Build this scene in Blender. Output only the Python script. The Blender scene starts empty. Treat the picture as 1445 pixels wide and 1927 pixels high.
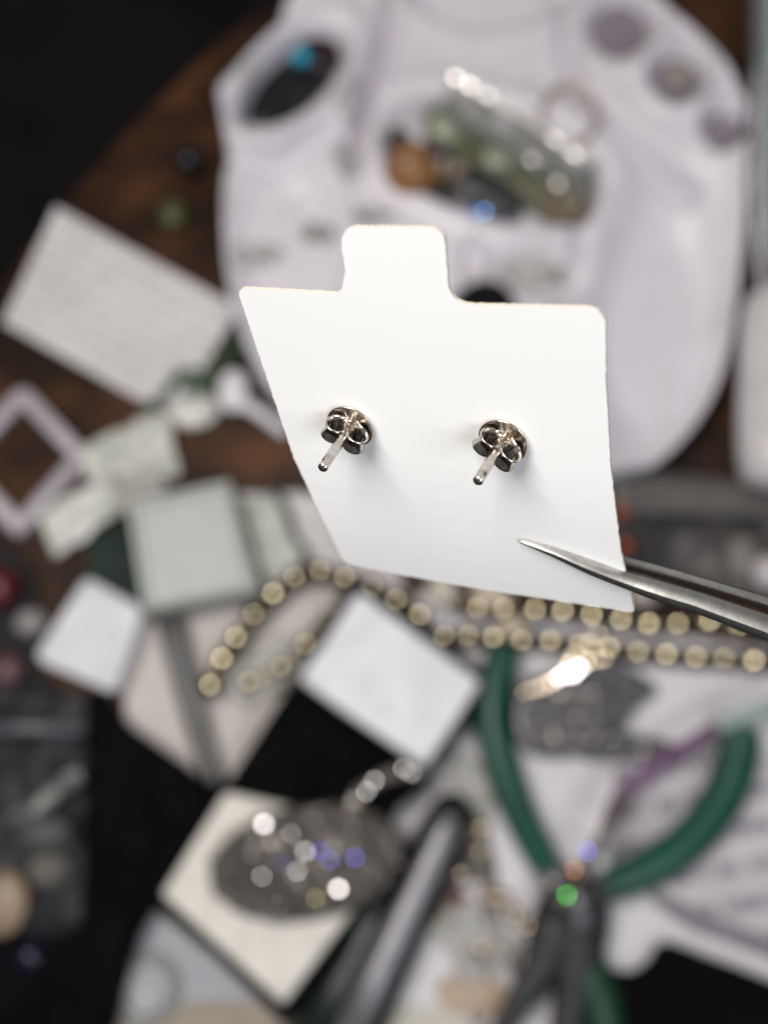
import bpy, math, random
from mathutils import Vector, Matrix, noise
random.seed(7)
SC = bpy.context.scene
COL = SC.collection
S = 0.001                                   # everything below is written in millimetres

# ------------------------------------------------------------------ camera
FPX, CX, CY = 2169.0, 722.5, 963.5          # focal length and centre in photograph pixels
TILT = math.radians(16)
CAMZ = 327.0
FWD = Vector((0, math.sin(TILT), -math.cos(TILT)))
UP = Vector((0, math.cos(TILT), math.sin(TILT)))
RIGHT = Vector((1, 0, 0))
EYE = Vector((0, 0, CAMZ))
cd = bpy.data.cameras.new('camera')
cam = bpy.data.objects.new('camera', cd); COL.objects.link(cam)
cam.location = EYE * S; cam.rotation_euler = (TILT, 0, 0)
cd.sensor_fit = 'HORIZONTAL'; cd.sensor_width = 24.0; cd.lens = 24.0 * FPX / 1445
cd.clip_start = 0.005; cd.clip_end = 20
cd.dof.use_dof = True; cd.dof.focus_distance = 0.0830
cd.dof.aperture_fstop = cd.lens / 2.2
SC.camera = cam

# ------------------------------------------------------------------ world, lamps, exposure
w = bpy.data.worlds.new('World'); SC.world = w; w.use_nodes = True
w.node_tree.nodes['Background'].inputs[0].default_value = (0.9, 0.93, 1.0, 1)
w.node_tree.nodes['Background'].inputs[1].default_value = 0.10
def lamp(name, loc, aim, power, rad, col):
    l = bpy.data.lights.new(name, 'AREA'); l.shape = 'DISK'; l.size = rad * 2 * S
    l.energy = power; l.color = col
    o = bpy.data.objects.new(name, l); COL.objects.link(o)
    o.location = Vector(loc) * S
    o.rotation_euler = (Vector(aim) - Vector(loc)).to_track_quat('-Z', 'Y').to_euler()
LAMP_A = Vector((-170, 90, 600)); LAMP_B = Vector((190, -230, 540))
lamp('bench_lamp', LAMP_A, (0, 90, 40), 2.55, 130, (1.0, 0.955, 0.90))
lamp('desk_lamp', LAMP_B, (0, 90, 40), 1.0, 110, (0.93, 0.95, 1.0))
SC.view_settings.view_transform = 'Standard'; SC.view_settings.look = 'None'
SC.view_settings.exposure = 0.0; SC.view_settings.gamma = 1.0
SC.render.engine = 'CYCLES'
SC.cycles.use_denoising = True
SC.cycles.max_bounces = 8
SC.cycles.sample_clamp_indirect = 6

# ------------------------------------------------------------------ measuring helpers
def ray(px, py):
    return FWD + RIGHT * ((px - CX) / FPX) - UP * ((py - CY) / FPX)
def P(px, py, z=0.0):                        # point of the plane at height z seen at that pixel
    d = ray(px, py)
    return EYE + d * ((z - CAMZ) / d.z)
def D(px, py, depth):
    return EYE + ray(px, py) * depth
def proj(p):
    r = p - EYE; t = r.dot(FWD)
    return CX + FPX * r.x / t, CY - FPX * r.dot(UP) / t
def pxmm(px, py, z=0.0):                     # millimetres per pixel there
    return (P(px + 1, py, z) - P(px, py, z)).length
def hsh(*a):
    return noise.noise(Vector(a))

# ------------------------------------------------------------------ materials
MATS = {}
def mat(name, col, rough=0.5, metal=0.0, col2=None, scale=120, bump=0.0, bscale=400, coat=0.0, trans=0.0, ior=1.45, detail=4, spec=0.5, sheen=0.0, sss=0.0, contrast=(0.35, 0.65)):
    if name in MATS: return MATS[name]
    m = bpy.data.materials.new(name); m.use_nodes = True
    nt = m.node_tree; b = nt.nodes['Principled BSDF']
    b.inputs['Roughness'].default_value = rough; b.inputs['Metallic'].default_value = metal
    b.inputs['Coat Weight'].default_value = coat; b.inputs['Coat Roughness'].default_value = 0.1
    b.inputs['Transmission Weight'].default_value = trans; b.inputs['IOR'].default_value = ior
    b.inputs['Specular IOR Level'].default_value = spec
    b.inputs['Sheen Weight'].default_value = sheen
    if sss:
        b.inputs['Subsurface Weight'].default_value = sss
        b.inputs['Subsurface Radius'].default_value = (0.002, 0.002, 0.002); b.inputs['Subsurface Scale'].default_value = 1
    tc = nt.nodes.new('ShaderNodeTexCoord')
    n = nt.nodes.new('ShaderNodeTexNoise'); n.inputs['Scale'].default_value = scale; n.inputs['Detail'].default_value = detail
    nt.links.new(tc.outputs['Object'], n.inputs['Vector'])
    r = nt.nodes.new('ShaderNodeValToRGB')
    if col2 is None: col2 = tuple(c * 0.86 for c in col)
    r.color_ramp.elements[0].color = (*col, 1); r.color_ramp.elements[1].color = (*col2, 1)
    r.color_ramp.elements[0].position = contrast[0]; r.color_ramp.elements[1].position = contrast[1]
    nt.links.new(n.outputs['Fac'], r.inputs['Fac']); nt.links.new(r.outputs['Color'], b.inputs['Base Color'])
    if bump:
        n2 = nt.nodes.new('ShaderNodeTexNoise'); n2.inputs['Scale'].default_value = bscale; n2.inputs['Detail'].default_value = 3
        nt.links.new(tc.outputs['Object'], n2.inputs['Vector'])
        bp = nt.nodes.new('ShaderNodeBump'); bp.inputs['Strength'].default_value = bump; bp.inputs['Distance'].default_value = 0.0003
        nt.links.new(n2.outputs['Fac'], bp.inputs['Height']); nt.links.new(bp.outputs['Normal'], b.inputs['Normal'])
    MATS[name] = m
    return m

# ------------------------------------------------------------------ object helpers
def clean(name): return name
def tag(o, label=None, cat=None, group=None, kind=None):
    if label: o['label'] = label
    if cat: o['category'] = cat
    if group: o['group'] = group
    if kind: o['kind'] = kind
    return o
def thing(name, label, cat, loc, group=None):
    o = bpy.data.objects.new(name, None); COL.objects.link(o)
    o.empty_display_size = 0.002
    o.location = Vector(loc) * S
    return tag(o, label, cat, group)
def wloc(o):
    v = Vector((0, 0, 0))
    while o is not None:
        v = v + o.location; o = o.parent
    return v / S
def obj(name, geo, material, parent=None, origin=None, smooth=True, bevel=0, bseg=2, solid=0, sub=0, sharp=None):
    vs, fs = geo
    base = wloc(parent) if parent is not None else (Vector(origin) if origin is not None else sum((Vector(v) for v in vs), Vector()) / max(1, len(vs)))
    loc = Vector((0, 0, 0)) if parent is not None else base
    me = bpy.data.meshes.new(name)
    me.from_pydata([(Vector(v) - base) * S for v in vs], [], fs)
    mats = material if isinstance(material, (list, tuple)) else [material]
    for m in mats: me.materials.append(m)
    me.validate(); me.update()
    if smooth:
        me.polygons.foreach_set('use_smooth', [True] * len(me.polygons))
        if sharp is not None: me.set_sharp_from_angle(angle=math.radians(sharp))
    o = bpy.data.objects.new(name, me); COL.objects.link(o)
    o.location = loc * S
    if parent is not None: o.parent = parent
    if bevel:
        md = o.modifiers.new('bevel', 'BEVEL'); md.width = bevel * S; md.segments = bseg; md.limit_method = 'ANGLE'
    if solid:
        md = o.modifiers.new('thickness', 'SOLIDIFY'); md.thickness = solid * S; md.offset = 1
    if sub:
        md = o.modifiers.new('sub', 'SUBSURF'); md.levels = sub; md.render_levels = sub
    return o
def inst(name, mesh, loc, parent=None, rot=None, scale=1.0):
    o = bpy.data.objects.new(name, mesh); COL.objects.link(o)
    base = wloc(parent) if parent is not None else Vector((0, 0, 0))
    o.location = (Vector(loc) - base) * S
    if rot is not None: o.rotation_mode = 'QUATERNION'; o.rotation_quaternion = rot
    o.scale = (scale,) * 3 if not isinstance(scale, (tuple, list)) else scale
    if parent is not None: o.parent = parent
    return o
def mesh_of(name, geo, material, smooth=True):
    me = bpy.data.meshes.new(name); me.from_pydata([Vector(v) * S for v in geo[0]], [], geo[1]); me.materials.append(material); me.update()
    if smooth: me.polygons.foreach_set('use_smooth', [True] * len(me.polygons))
    return me

# ------------------------------------------------------------------ shape helpers (vertices in mm)
def prism(pxs, z0, z1):
    top = [P(x, y, z1) for x, y in pxs]
    a = sum(top[i].x * top[(i + 1) % len(top)].y - top[(i + 1) % len(top)].x * top[i].y for i in range(len(top)))
    if a < 0: top.reverse()
    n = len(top)
    vs = top + [Vector((p.x, p.y, z0)) for p in top]
    fs = [list(range(n)), list(range(2 * n - 1, n - 1, -1))]
    for i in range(n):
        j = (i + 1) % n
        fs.append([i, i + n, j + n, j])
    return vs, fs
def smoothpoly(pts, n=4, closed=True):
    out = []; m = len(pts)
    rng = range(m if closed else m - 1)
    for i in rng:
        g = lambda k: Vector(pts[k % m]) if closed else Vector(pts[max(0, min(m - 1, k))])
        p0, p1, p2, p3 = g(i - 1), g(i), g(i + 1), g(i + 2)
        for k in range(n):
            t = k / n
            out.append(0.5 * ((2 * p1) + (p2 - p0) * t + (2 * p0 - 5 * p1 + 4 * p2 - p3) * t * t + (3 * p1 - p0 - 3 * p2 + p3) * t ** 3))
    if not closed: out.append(Vector(pts[-1]))
    return out
def tube(pts, rad, n=12, flat=1.0, cap=True, upv=Vector((0, 0, 1))):
    pts = [Vector(p) for p in pts]; vs = []; fs = []
    m = len(pts)
    for i, p in enumerate(pts):
        t = (pts[min(m - 1, i + 1)] - pts[max(0, i - 1)]).normalized()
        a = t.cross(upv)
        if a.length < 1e-4: a = t.cross(Vector((0, 1, 0)))
        a.normalize(); b = a.cross(t).normalized()
        r = rad[i] if isinstance(rad, (list, tuple)) else rad
        for k in range(n):
            an = 2 * math.pi * k / n
            vs.append(p + a * (r * math.cos(an)) + b * (r * flat * math.sin(an)))
    for i in range(m - 1):
        for k in range(n):
            k2 = (k + 1) % n
            fs.append([i * n + k, i * n + k2, (i + 1) * n + k2, (i + 1) * n + k])
    if cap:
        for i, sgn in ((0, -1), (m - 1, 1)):
            t = (pts[i] - pts[i - sgn]).normalized()
            r = rad[i] if isinstance(rad, (list, tuple)) else rad
            c = len(vs); vs.append(pts[i] + t * r * 0.35)
            for k in range(n):
                k2 = (k + 1) % n
                fs.append([i * n + k2, i * n + k, c] if sgn < 0 else [i * n + k, i * n + k2, c])
    return vs, fs
def ball(c, r, seg=16, rings=10, amp=0, seed=0, freq=0.2, rot=0.0):
    c = Vector(c); r = Vector(r) if isinstance(r, (tuple, list, Vector)) else Vector((r, r, r)); vs = []; fs = []
    cr, sr = math.cos(rot), math.sin(rot)
    def put(d):
        f = 1 + (amp * noise.noise(d * (1 / max(freq, 1e-3)) * 0.3 + Vector((seed * 3.1, seed, 0))) if amp else 0)
        v = Vector((d.x * r.x, d.y * r.y, d.z * r.z)) * f
        vs.append(c + Vector((v.x * cr - v.y * sr, v.x * sr + v.y * cr, v.z)))
    put(Vector((0, 0, 1)))
    for i in range(1, rings):
        th = math.pi * i / rings
        for k in range(seg):
            ph = 2 * math.pi * k / seg
            put(Vector((math.sin(th) * math.cos(ph), math.sin(th) * math.sin(ph), math.cos(th))))
    put(Vector((0, 0, -1)))
    for k in range(seg):
        k2 = (k + 1) % seg
        fs.append([0, 1 + k, 1 + k2])
        for i in range(rings - 2):
            a = 1 + i * seg; fs.append([a + k, a + seg + k, a + seg + k2, a + k2])
        a = 1 + (rings - 2) * seg; fs.append([a + k, len(vs) - 1, a + k2])
    return vs, fs
def ring(c, R, r, n=40, m=10, ax=(1, 1), tilt=0.0):
    pts = []
    vs = []; fs = []; c = Vector(c)
    for i in range(n):
        a = 2 * math.pi * i / n
        for k in range(m):
            b = 2 * math.pi * k / m
            q = Vector(((R + r * math.cos(b)) * math.cos(a) * ax[0], (R + r * math.cos(b)) * math.sin(a) * ax[1], r * math.sin(b)))
            q.z += q.x * tilt
            vs.append(c + q)
    for i in range(n):
        for k in range(m):
            fs.append([i * m + k, ((i + 1) % n) * m + k, ((i + 1) % n) * m + (k + 1) % m, i * m + (k + 1) % m])
    return vs, fs
def sheet(q, z, n=24, amp=1.0, seed=0, freq=0.08, edge=0.0, m=None):
    c = [P(x, y, z) for x, y in q]; m = m or n; vs = []; fs = []
    for i in range(n + 1):
        for j in range(m + 1):
            u, v = i / n, j / m
            p = (c[0] * (1 - u) + c[1] * u) * (1 - v) + (c[3] * (1 - u) + c[2] * u) * v
            k = Vector((p.x * freq + seed * 7.3, p.y * freq + seed * 2.1, seed))
            r = 1 - abs(noise.noise(k)) * 2                  # creased
            r2 = noise.noise(k * 2.3 + Vector((5, 1, 2)))
            p = p + Vector((edge * noise.noise(k * 1.7), edge * noise.noise(k * 1.7 + Vector((9, 9, 9))), amp * (0.55 + 0.5 * r + 0.35 * r2)))
            vs.append(p)
    for i in range(n):
        for j in range(m):
            a = i * (m + 1) + j
            fs.append([a, a + m + 1, a + m + 2, a + 1])
    # make it face up
    f = fs[0]
    if (vs[f[1]] - vs[f[0]]).cross(vs[f[2]] - vs[f[0]]).z < 0: fs = [list(reversed(x)) for x in fs]
    return vs, fs
def gem(r, h=0.55, n=8):
    vs = []; fs = []
    for k in range(n): a = 2 * math.pi * (k + .5) / n; vs.append(Vector((r * .58 * math.cos(a), r * .58 * math.sin(a), r * h)))
    for k in range(n): a = 2 * math.pi * k / n; vs.append(Vector((r * math.cos(a), r * math.sin(a), r * h * .3)))
    for k in range(n): a = 2 * math.pi * k / n; vs.append(Vector((r * .8 * math.cos(a), r * .8 * math.sin(a), -r * .25)))
    fs.append(list(range(n)))
    for k in range(n):
        k2 = (k + 1) % n
        fs.append([k, n + k, n + k2]); fs.append([k, n + k2, k2])
        fs.append([n + k, 2 * n + k, 2 * n + k2, n + k2])
    fs.append(list(range(3 * n - 1, 2 * n - 1, -1)))
    return vs, fs
def merge(*gs):
    vs = []; fs = []
    for g in gs:
        o = len(vs); vs += list(g[0]); fs += [[i + o for i in f] for f in g[1]]
    return vs, fs
def half(p, l=None):                          # tilt of a facet that throws a lamp's light to the viewer
    p = Vector(p); l = l or LAMP_A
    return ((EYE - p).normalized() + (l - p).normalized()).normalized()
def aim(nrm, spin=0.0):
    return Vector((0, 0, 1)).rotation_difference(nrm) @ Matrix.Rotation(spin, 3, 'Z').to_quaternion()

# ------------------------------------------------------------------ shared materials
WHITE = mat('white_plastic', (0.74, 0.71, 0.755), 0.34, col2=(0.70, 0.67, 0.72), scale=60, bump=0.06, bscale=900)
PAPER = mat('white_paper', (0.74, 0.72, 0.75), 0.8, col2=(0.68, 0.66, 0.69), scale=40, bump=0.1, bscale=600)
CREAMP = mat('cream_paper', (0.62, 0.575, 0.545), 0.8, col2=(0.54, 0.50, 0.47), scale=40)
BLACK = mat('black_leatherette', (0.003, 0.003, 0.0035), 0.75, col2=(0.005, 0.005, 0.006), bump=0.3, bscale=900, spec=0.03)
DARKBAG = mat('dark_plastic_film', (0.025, 0.025, 0.03), 0.28, col2=(0.075, 0.07, 0.075), scale=70, spec=0.6)
STEEL = mat('steel', (0.50, 0.49, 0.47), 0.30, 1.0, col2=(0.36, 0.35, 0.33), scale=900, bump=0.12, bscale=2500)
SILVER = mat('silver', (0.78, 0.75, 0.71), 0.20, 1.0, col2=(0.46, 0.38, 0.30), scale=1100, bump=0.12, bscale=1800)
BRASS = mat('antique_brass', (0.30, 0.25, 0.165), 0.13, 1.0, col2=(0.20, 0.165, 0.11), scale=500)
DARKM = mat('dark_steel', (0.10, 0.10, 0.11), 0.42, 0.8, col2=(0.06, 0.06, 0.065), scale=300)
GREEN = mat('green_rubber', (0.003, 0.078, 0.052), 0.36, col2=(0.002, 0.048, 0.032), scale=60, bump=0.1)
DKGREEN = mat('dark_green_cloth', (0.012, 0.028, 0.02), 0.8, col2=(0.008, 0.018, 0.013))

# ------------------------------------------------------------------ floor and table
FLOOR = mat('dark_floor', (0.010, 0.009, 0.010), 0.8, col2=(0.030, 0.024, 0.026), scale=8)
o = obj('floor', ([(-3000, -3000, -720), (3000, -3000, -720), (3000, 3000, -720), (-3000, 3000, -720)], [[0, 1, 2, 3]]), FLOOR, origin=(0, 0, -720)); tag(o, kind='structure')
def wood():
    m = bpy.data.materials.new('stained_wood'); m.use_nodes = True; nt = m.node_tree; b = nt.nodes['Principled BSDF']
    tc = nt.nodes.new('ShaderNodeTexCoord'); mp = nt.nodes.new('ShaderNodeMapping'); mp.inputs['Scale'].default_value = (16, 90, 30); mp.inputs['Rotation'].default_value = (0, 0, math.radians(-38))
    n = nt.nodes.new('ShaderNodeTexNoise'); n.inputs['Scale'].default_value = 1.0; n.inputs['Detail'].default_value = 6
    n2 = nt.nodes.new('ShaderNodeTexNoise'); n2.inputs['Scale'].default_value = 42; n2.inputs['Detail'].default_value = 3
    r = nt.nodes.new('ShaderNodeValToRGB'); r.color_ramp.elements[0].position = .35; r.color_ramp.elements[0].color = (0.026, 0.013, 0.008, 1)
    r.color_ramp.elements[1].position = .70; r.color_ramp.elements[1].color = (0.075, 0.034, 0.014, 1)
    r2 = nt.nodes.new('ShaderNodeValToRGB'); r2.color_ramp.elements[0].position = .42; r2.color_ramp.elements[0].color = (0.40, 0.36, 0.36, 1); r2.color_ramp.elements[1].position = .66; r2.color_ramp.elements[1].color = (1.5, 1.25, 1.0, 1)
    mx = nt.nodes.new('ShaderNodeMix'); mx.data_type = 'RGBA'; mx.blend_type = 'MULTIPLY'; mx.inputs[0].default_value = 1
    nt.links.new(tc.outputs['Object'], mp.inputs['Vector']); nt.links.new(mp.outputs['Vector'], n.inputs['Vector']); nt.links.new(tc.outputs['Object'], n2.inputs['Vector'])
    nt.links.new(n.outputs['Fac'], r.inputs['Fac']); nt.links.new(n2.outputs['Fac'], r2.inputs['Fac'])
    nt.links.new(r.outputs['Color'], mx.inputs[6]); nt.links.new(r2.outputs['Color'], mx.inputs[7]); nt.links.new(mx.outputs[2], b.inputs['Base Color'])
    b.inputs['Roughness'].default_value = 0.5; b.inputs['Specular IOR Level'].default_value = 0.3
    return m
WOOD = wood()
# the round edge: circle through three points of the edge seen in the photograph
a, b_, c_ = P(-20, 425), P(268, 205), P(420, -20)
def circ(a, b, c):
    d = 2 * (a.x * (b.y - c.y) + b.x * (c.y - a.y) + c.x * (a.y - b.y))
    s = lambda p: p.x ** 2 + p.y ** 2
    ux = (s(a) * (b.y - c.y) + s(b) * (c.y - a.y) + s(c) * (a.y - b.y)) / d
    uy = (s(a) * (c.x - b.x) + s(b) * (a.x - c.x) + s(c) * (b.x - a.x)) / d
    return Vector((ux, uy, 0))
TR = 430.0
# fixed radius table whose edge passes through the middle point, normal to the chord
mid = (a + c_) / 2; nrm = Vector((c_.y - a.y, -(c_.x - a.x), 0)).normalized()
if nrm.y > 0: nrm = -nrm
tcn = b_ + nrm * TR
t = thing('round_table', 'dark stained round wooden table under all the jewellery clutter', 'table', (tcn.x, tcn.y, -720))
def disc(c, R, z0, z1, n=160, lip=4):
    vs = []; fs = []
    prof = [(R - lip * 3, z0), (R - lip, z0), (R, z0 + lip), (R, z1 - lip), (R - lip * .3, z1 - lip * .3), (R - lip, z1)]
    for r, z in prof:
        for k in range(n): an = 2 * math.pi * k / n; vs.append(Vector((c.x + r * math.cos(an), c.y + r * math.sin(an), z)))
    m = len(prof)
    for i in range(m - 1):
        for k in range(n): k2 = (k + 1) % n; fs.append([i * n + k, i * n + k2, (i + 1) * n + k2, (i + 1) * n + k])
    fs.append([(m - 1) * n + k for k in range(n)]); fs.append([k for k in reversed(range(n))])
    return vs, fs
obj('tabletop', disc(tcn, TR, -28, 0), WOOD, t, sharp=40)
for k in range(4):
    an = math.pi / 4 + k * math.pi / 2
    bp = tcn + Vector((math.cos(an), math.sin(an), 0)) * 250
    obj('leg', tube([(bp.x, bp.y, -720), (bp.x, bp.y, -300), (bp.x, bp.y, -26)], [16, 22, 28], 12), WOOD, t)

# ------------------------------------------------------------------ loose papers under the rest
def slab(name, label, cat, pxs, z0, z1, m, bevel=0.3, group=None, **k):
    g = prism(pxs, z0, z1); bs = sum((Vector((v.x, v.y, z0)) for v in g[0]), Vector()) / len(g[0])
    return tag(obj(name, g, m, origin=bs, bevel=bevel, sharp=30, **k), label, cat, group)
slab('paper_sheet', 'large white paper sheet lying under the green handled pliers', 'paper', [(780, 1120), (1520, 1235), (1560, 1880), (1180, 1990), (520, 1990), (800, 1420)], 0.05, 0.6, PAPER, .1)
slab('paper_sheet', 'cream paper sheet lying under the curved end of the brass bead chain', 'paper', [(235, 1190), (455, 1110), (640, 1080), (700, 1130), (560, 1300), (420, 1480), (235, 1400)], 0.05, 0.6, CREAMP, .1)
slab('paper_sheet', 'pale lilac paper scrap tucked behind the tilted earring card', 'paper', [(510, 925), (720, 950), (760, 1120), (560, 1075)], 0.05, 0.8, mat('lilac_paper', (0.60, 0.55, 0.56), 0.8), .1)

# ------------------------------------------------------------------ white sorting tray
rim_px = smoothpoly([(700, -60), (905, -85), (1120, -60), (1265, 20), (1365, 115), (1402, 215), (1404, 330), (1400, 470), (1388, 600), (1352, 720), (1285, 815), (1195, 868),
                     (1040, 890), (880, 890), (720, 870), (590, 800), (500, 710), (445, 590), (424, 480), (420, 370), (428, 290), (418, 215), (412, 165), (455, 120), (520, 55), (560, -20)], 15)
TZ = 22.0
def ell(px, py, cx, cy, a, b, r):
    r = math.radians(r); u, v = px - cx, py - cy
    return math.hypot((u * math.cos(r) + v * math.sin(r)) / a, (-u * math.sin(r) + v * math.cos(r)) / b)
def sst(a, b, x):
    t = max(0, min(1, (x - a) / (b - a))); return t * t * (3 - 2 * t)
def seg_d(px, py, pts):
    best = 1e9
    for (x0, y0), (x1, y1) in zip(pts, pts[1:]):
        dx, dy = x1 - x0, y1 - y0; t = max(0, min(1, ((px - x0) * dx + (py - y0) * dy) / (dx * dx + dy * dy)))
        best = min(best, math.hypot(px - x0 - t * dx, py - y0 - t * dy))
    return best
WELLS = [(552, 148, 122, 62, -43, 9, .10, 3), (925, 300, 205, 100, 18, 9, .14, 1.5), (1165, 50, 66, 62, 0, 7, .07, 2.2), (1275, 142, 54, 52, 0, 7, .07, 2.2), (1363, 238, 44, 46, 0, 7, .07, 2.2),
         (920, -60, 150, 105, 0, 9, .12, .6), (1250, 600, 140, 265, 3, 13.0, .4, 0), (545, 470, 105, 170, -6, 6, .35, 0), (905, 590, 60, 48, 0, 12, .2, .6), (888, 505, 20, 45, 0, 4, .5, 2.5), (1015, 510, 85, 48, 5, 4.0, .4, 0)]
GROOVES = [([(742, -60), (735, 40), (712, 130), (668, 230), (655, 300)], 11, 14), ([(1078, -60), (1068, 60), (1090, 170), (1190, 260), (1310, 345)], 8, 14), ([(430, 285), (520, 300), (640, 240)], 5, 17), ([(1092, 300), (1095, 480), (1060, 560)], 4, 24), ([(700, 130), (665, 330), (690, 430)], 3, 16)]
def tray_h(px, py):
    z = TZ
    for cx, cy, a, b, r, dep, s, rim in WELLS:
        e = ell(px, py, cx, cy, a, b, r)
        z -= dep * sst(1 + s, 1 - s, e) if e < 1 + s else 0
        if rim: z += rim * math.exp(-((e - 1.28) / .17) ** 2)
    for pts, dep, wd in GROOVES:
        z -= dep * math.exp(-(seg_d(px, py, pts) / wd) ** 2)
    return z
def tray_geo():
    out = [P(v.x, v.y, TZ) for v in [Vector((p[0], p[1], 0)) for p in rim_px]]
    n = len(out); c = sum(out, Vector()) / n; R = 150; vs = [Vector((c.x, c.y, tray_h(*proj(c))))]; fs = []
    for i in range(1, R + 1):
        t = i / R
        for q in out:
            p = c.lerp(q, t); px, py = proj(Vector((p.x, p.y, TZ)))
            vs.append(Vector((p.x, p.y, tray_h(px, py) + 1.6 * math.exp(-((1 - t) / .022) ** 2) - 1.2 * sst(.985, 1, t))))
    for z, t in ((15, 1.006), (1.6, 1.0), (0.3, .985)):
        for q in out: p = c.lerp(q, t); vs.append(Vector((p.x, p.y, z)))
    for k in range(n): fs.append([0, 1 + k, 1 + (k + 1) % n])
    for i in range(R + 2):
        b0 = 1 + i * n
        for k in range(n): k2 = (k + 1) % n; fs.append([b0 + k, b0 + n + k, b0 + n + k2, b0 + k2])
    if (vs[fs[0][1]] - vs[0]).cross(vs[fs[0][2]] - vs[0]).z < 0: fs = [f[::-1] for f in fs]
    return vs, fs, c
g = tray_geo()
def dirty_white():
    m = mat('tray_plastic', (0.73, 0.70, 0.755), 0.36, col2=(0.68, 0.65, 0.705), scale=50, bump=0.05, bscale=700).copy(); m.name = 'dusty_tray_plastic'
    nt = m.node_tree; b = nt.nodes['Principled BSDF']; lk = b.inputs['Base Color'].links[0].from_socket
    tc = [x for x in nt.nodes if x.type == 'TEX_COORD'][0]
    n = nt.nodes.new('ShaderNodeTexNoise'); n.inputs['Scale'].default_value = 75; n.inputs['Detail'].default_value = 5; nt.links.new(tc.outputs['Object'], n.inputs['Vector'])
    r = nt.nodes.new('ShaderNodeValToRGB'); r.color_ramp.elements[0].position = .60; r.color_ramp.elements[0].color = (0, 0, 0, 1); r.color_ramp.elements[1].position = .78; r.color_ramp.elements[1].color = (1, 1, 1, 1)
    nt.links.new(n.outputs['Fac'], r.inputs['Fac'])
    mx = nt.nodes.new('ShaderNodeMix'); mx.data_type = 'RGBA'; nt.links.new(r.outputs['Color'], mx.inputs[0]); nt.links.new(lk, mx.inputs[6]); mx.inputs[7].default_value = (0.30, 0.29, 0.22, 1)
    nt.links.new(mx.outputs[2], b.inputs['Base Color'])
    return m
tag(obj('sorting_tray', g[:2], dirty_white(), origin=(g[2].x, g[2].y, 0)), 'white plastic sorting tray with round cups and moulded wells', 'tray')

def TB(px, py, lift=0.0):                    # a point lying on the tray floor at that pixel
    z = tray_h(px, py) + lift
    return P(px, py, z)
def bead(name, label, cat, px, py, rpx, m, group=None, base=None, flat=1.0, asp=1.0, rot=0.0, amp=0.0, seed=0, z=None):
    zz = (tray_h(px, py) if z is None else z)
    r = rpx * pxmm(px, py, zz)
    c = P(px, py, zz + r * flat)
    return tag(obj(name, ball(c, (r * asp, r, r * flat), 18, 12, amp, seed, .25, rot), m, origin=(c.x, c.y, zz)), label, cat, group)
BLKB = mat('black_bead_glass', (0.006, 0.006, 0.008), 0.12, col2=(0.012, 0.012, 0.015))
# oval cup: dark gems
bead('dark_stone', 'long dark polished stone lying along the oval cup of the tray', 'stone', 545, 158, 58, mat('smoky_stone', (0.010, 0.011, 0.013), .3, col2=(.024, .024, .027), spec=.2), asp=1.95, rot=math.radians(44), flat=.16, amp=.05)
bead('dark_stone', 'navy blue and brown stone at the upper end of the oval cup', 'stone', 598, 100, 44, mat('navy_stone', (0.008, 0.013, 0.03), .2, col2=(.04, .018, .012), scale=160, spec=.2), flat=.4, amp=.15, seed=3)
bead('turquoise_glint', 'turquoise bead added as the blue glint in the oval cup of the tray', 'bead', 567, 106, 17, mat('turquoise_glint_glass', (0.02, 0.42, 0.60), .15, col2=(.03, .30, .45)), z=19)  # coloured bead stands for the blue glint on the dark stone
# things in the middle well
AMB = mat('amber_stone', (0.34, 0.17, 0.065), .25, col2=(.22, .10, .04), scale=140)
bead('amber_bead', 'large round amber brown bead in the middle well', 'bead', 772, 318, 50, AMB, z=17)
bead('amber_bead', 'small honey coloured bead touching the large amber brown bead', 'bead', 820, 326, 18, mat('honey_stone', (.45, .25, .11), .2), z=19)
bead('black_bead', 'small black bead above the large amber brown bead', 'bead', 752, 264, 24, BLKB, z=15)
bead('teal_bead', 'dark teal bead under the edge of the large amber brown bead', 'bead', 742, 358, 24, mat('teal_stone', (.012, .03, .04), .2), flat=.5, z=13.2)
bead('purple_bead', 'dim purple bead beside the green stone bar', 'bead', 815, 274, 20, mat('purple_glass', (.06, .03, .06), .2))
DG = mat('grey_pebble', (0.05, 0.05, 0.05), .35, col2=(.03, .03, .032))
bead('pebble', 'dark grey pebble with a small blue glint at its lower rim', 'pebble', 905, 355, 42, DG, 'dark pebbles in the middle well', asp=1.5, flat=.5, amp=.2, rot=-.3, z=15)
bead('pebble', 'black pebble under the brown bead at the well rim', 'pebble', 850, 350, 32, mat('brown_pebble', (.03, .024, .02), .35, col2=(.05, .035, .025)), 'dark pebbles in the middle well', flat=.5, amp=.2, seed=4)
GST = mat('green_marble', (0.075, 0.078, 0.045), .3, col2=(.16, .16, .105), scale=110)
def stone_bar(name, label, cat, pxs, z0, z1, m, group=None, **k): return slab(name, label, cat, [(p[0], p[1]) for p in smoothpoly(pxs, 4)], z0, z1, m, 1.0, group, **k)
stone_bar('stone_bar', 'long olive green marbled stone bar lying across the middle well', 'stone', [(795, 225), (835, 192), (880, 205), (990, 275), (1090, 330), (1108, 370), (1080, 405), (1020, 388), (950, 335), (850, 275)], 14, 22, GST)
stone_bar('stone_chip', 'short olive green stone chip below the long marbled bar', 'stone', [(838, 300), (880, 282), (930, 310), (955, 338), (925, 350), (870, 340)], 12, 19.5, mat('olive_stone', (.06, .07, .03), .3, col2=(.11, .12, .06)))
stone_bar('stone_chip', 'tan brown stone chip at the end of the green marbled bar', 'stone', [(1025, 355), (1085, 345), (1108, 385), (1080, 412), (1030, 395)], 15, 22.6, mat('tan_stone', (.20, .155, .10), .35, col2=(.14, .11, .07)))
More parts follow.
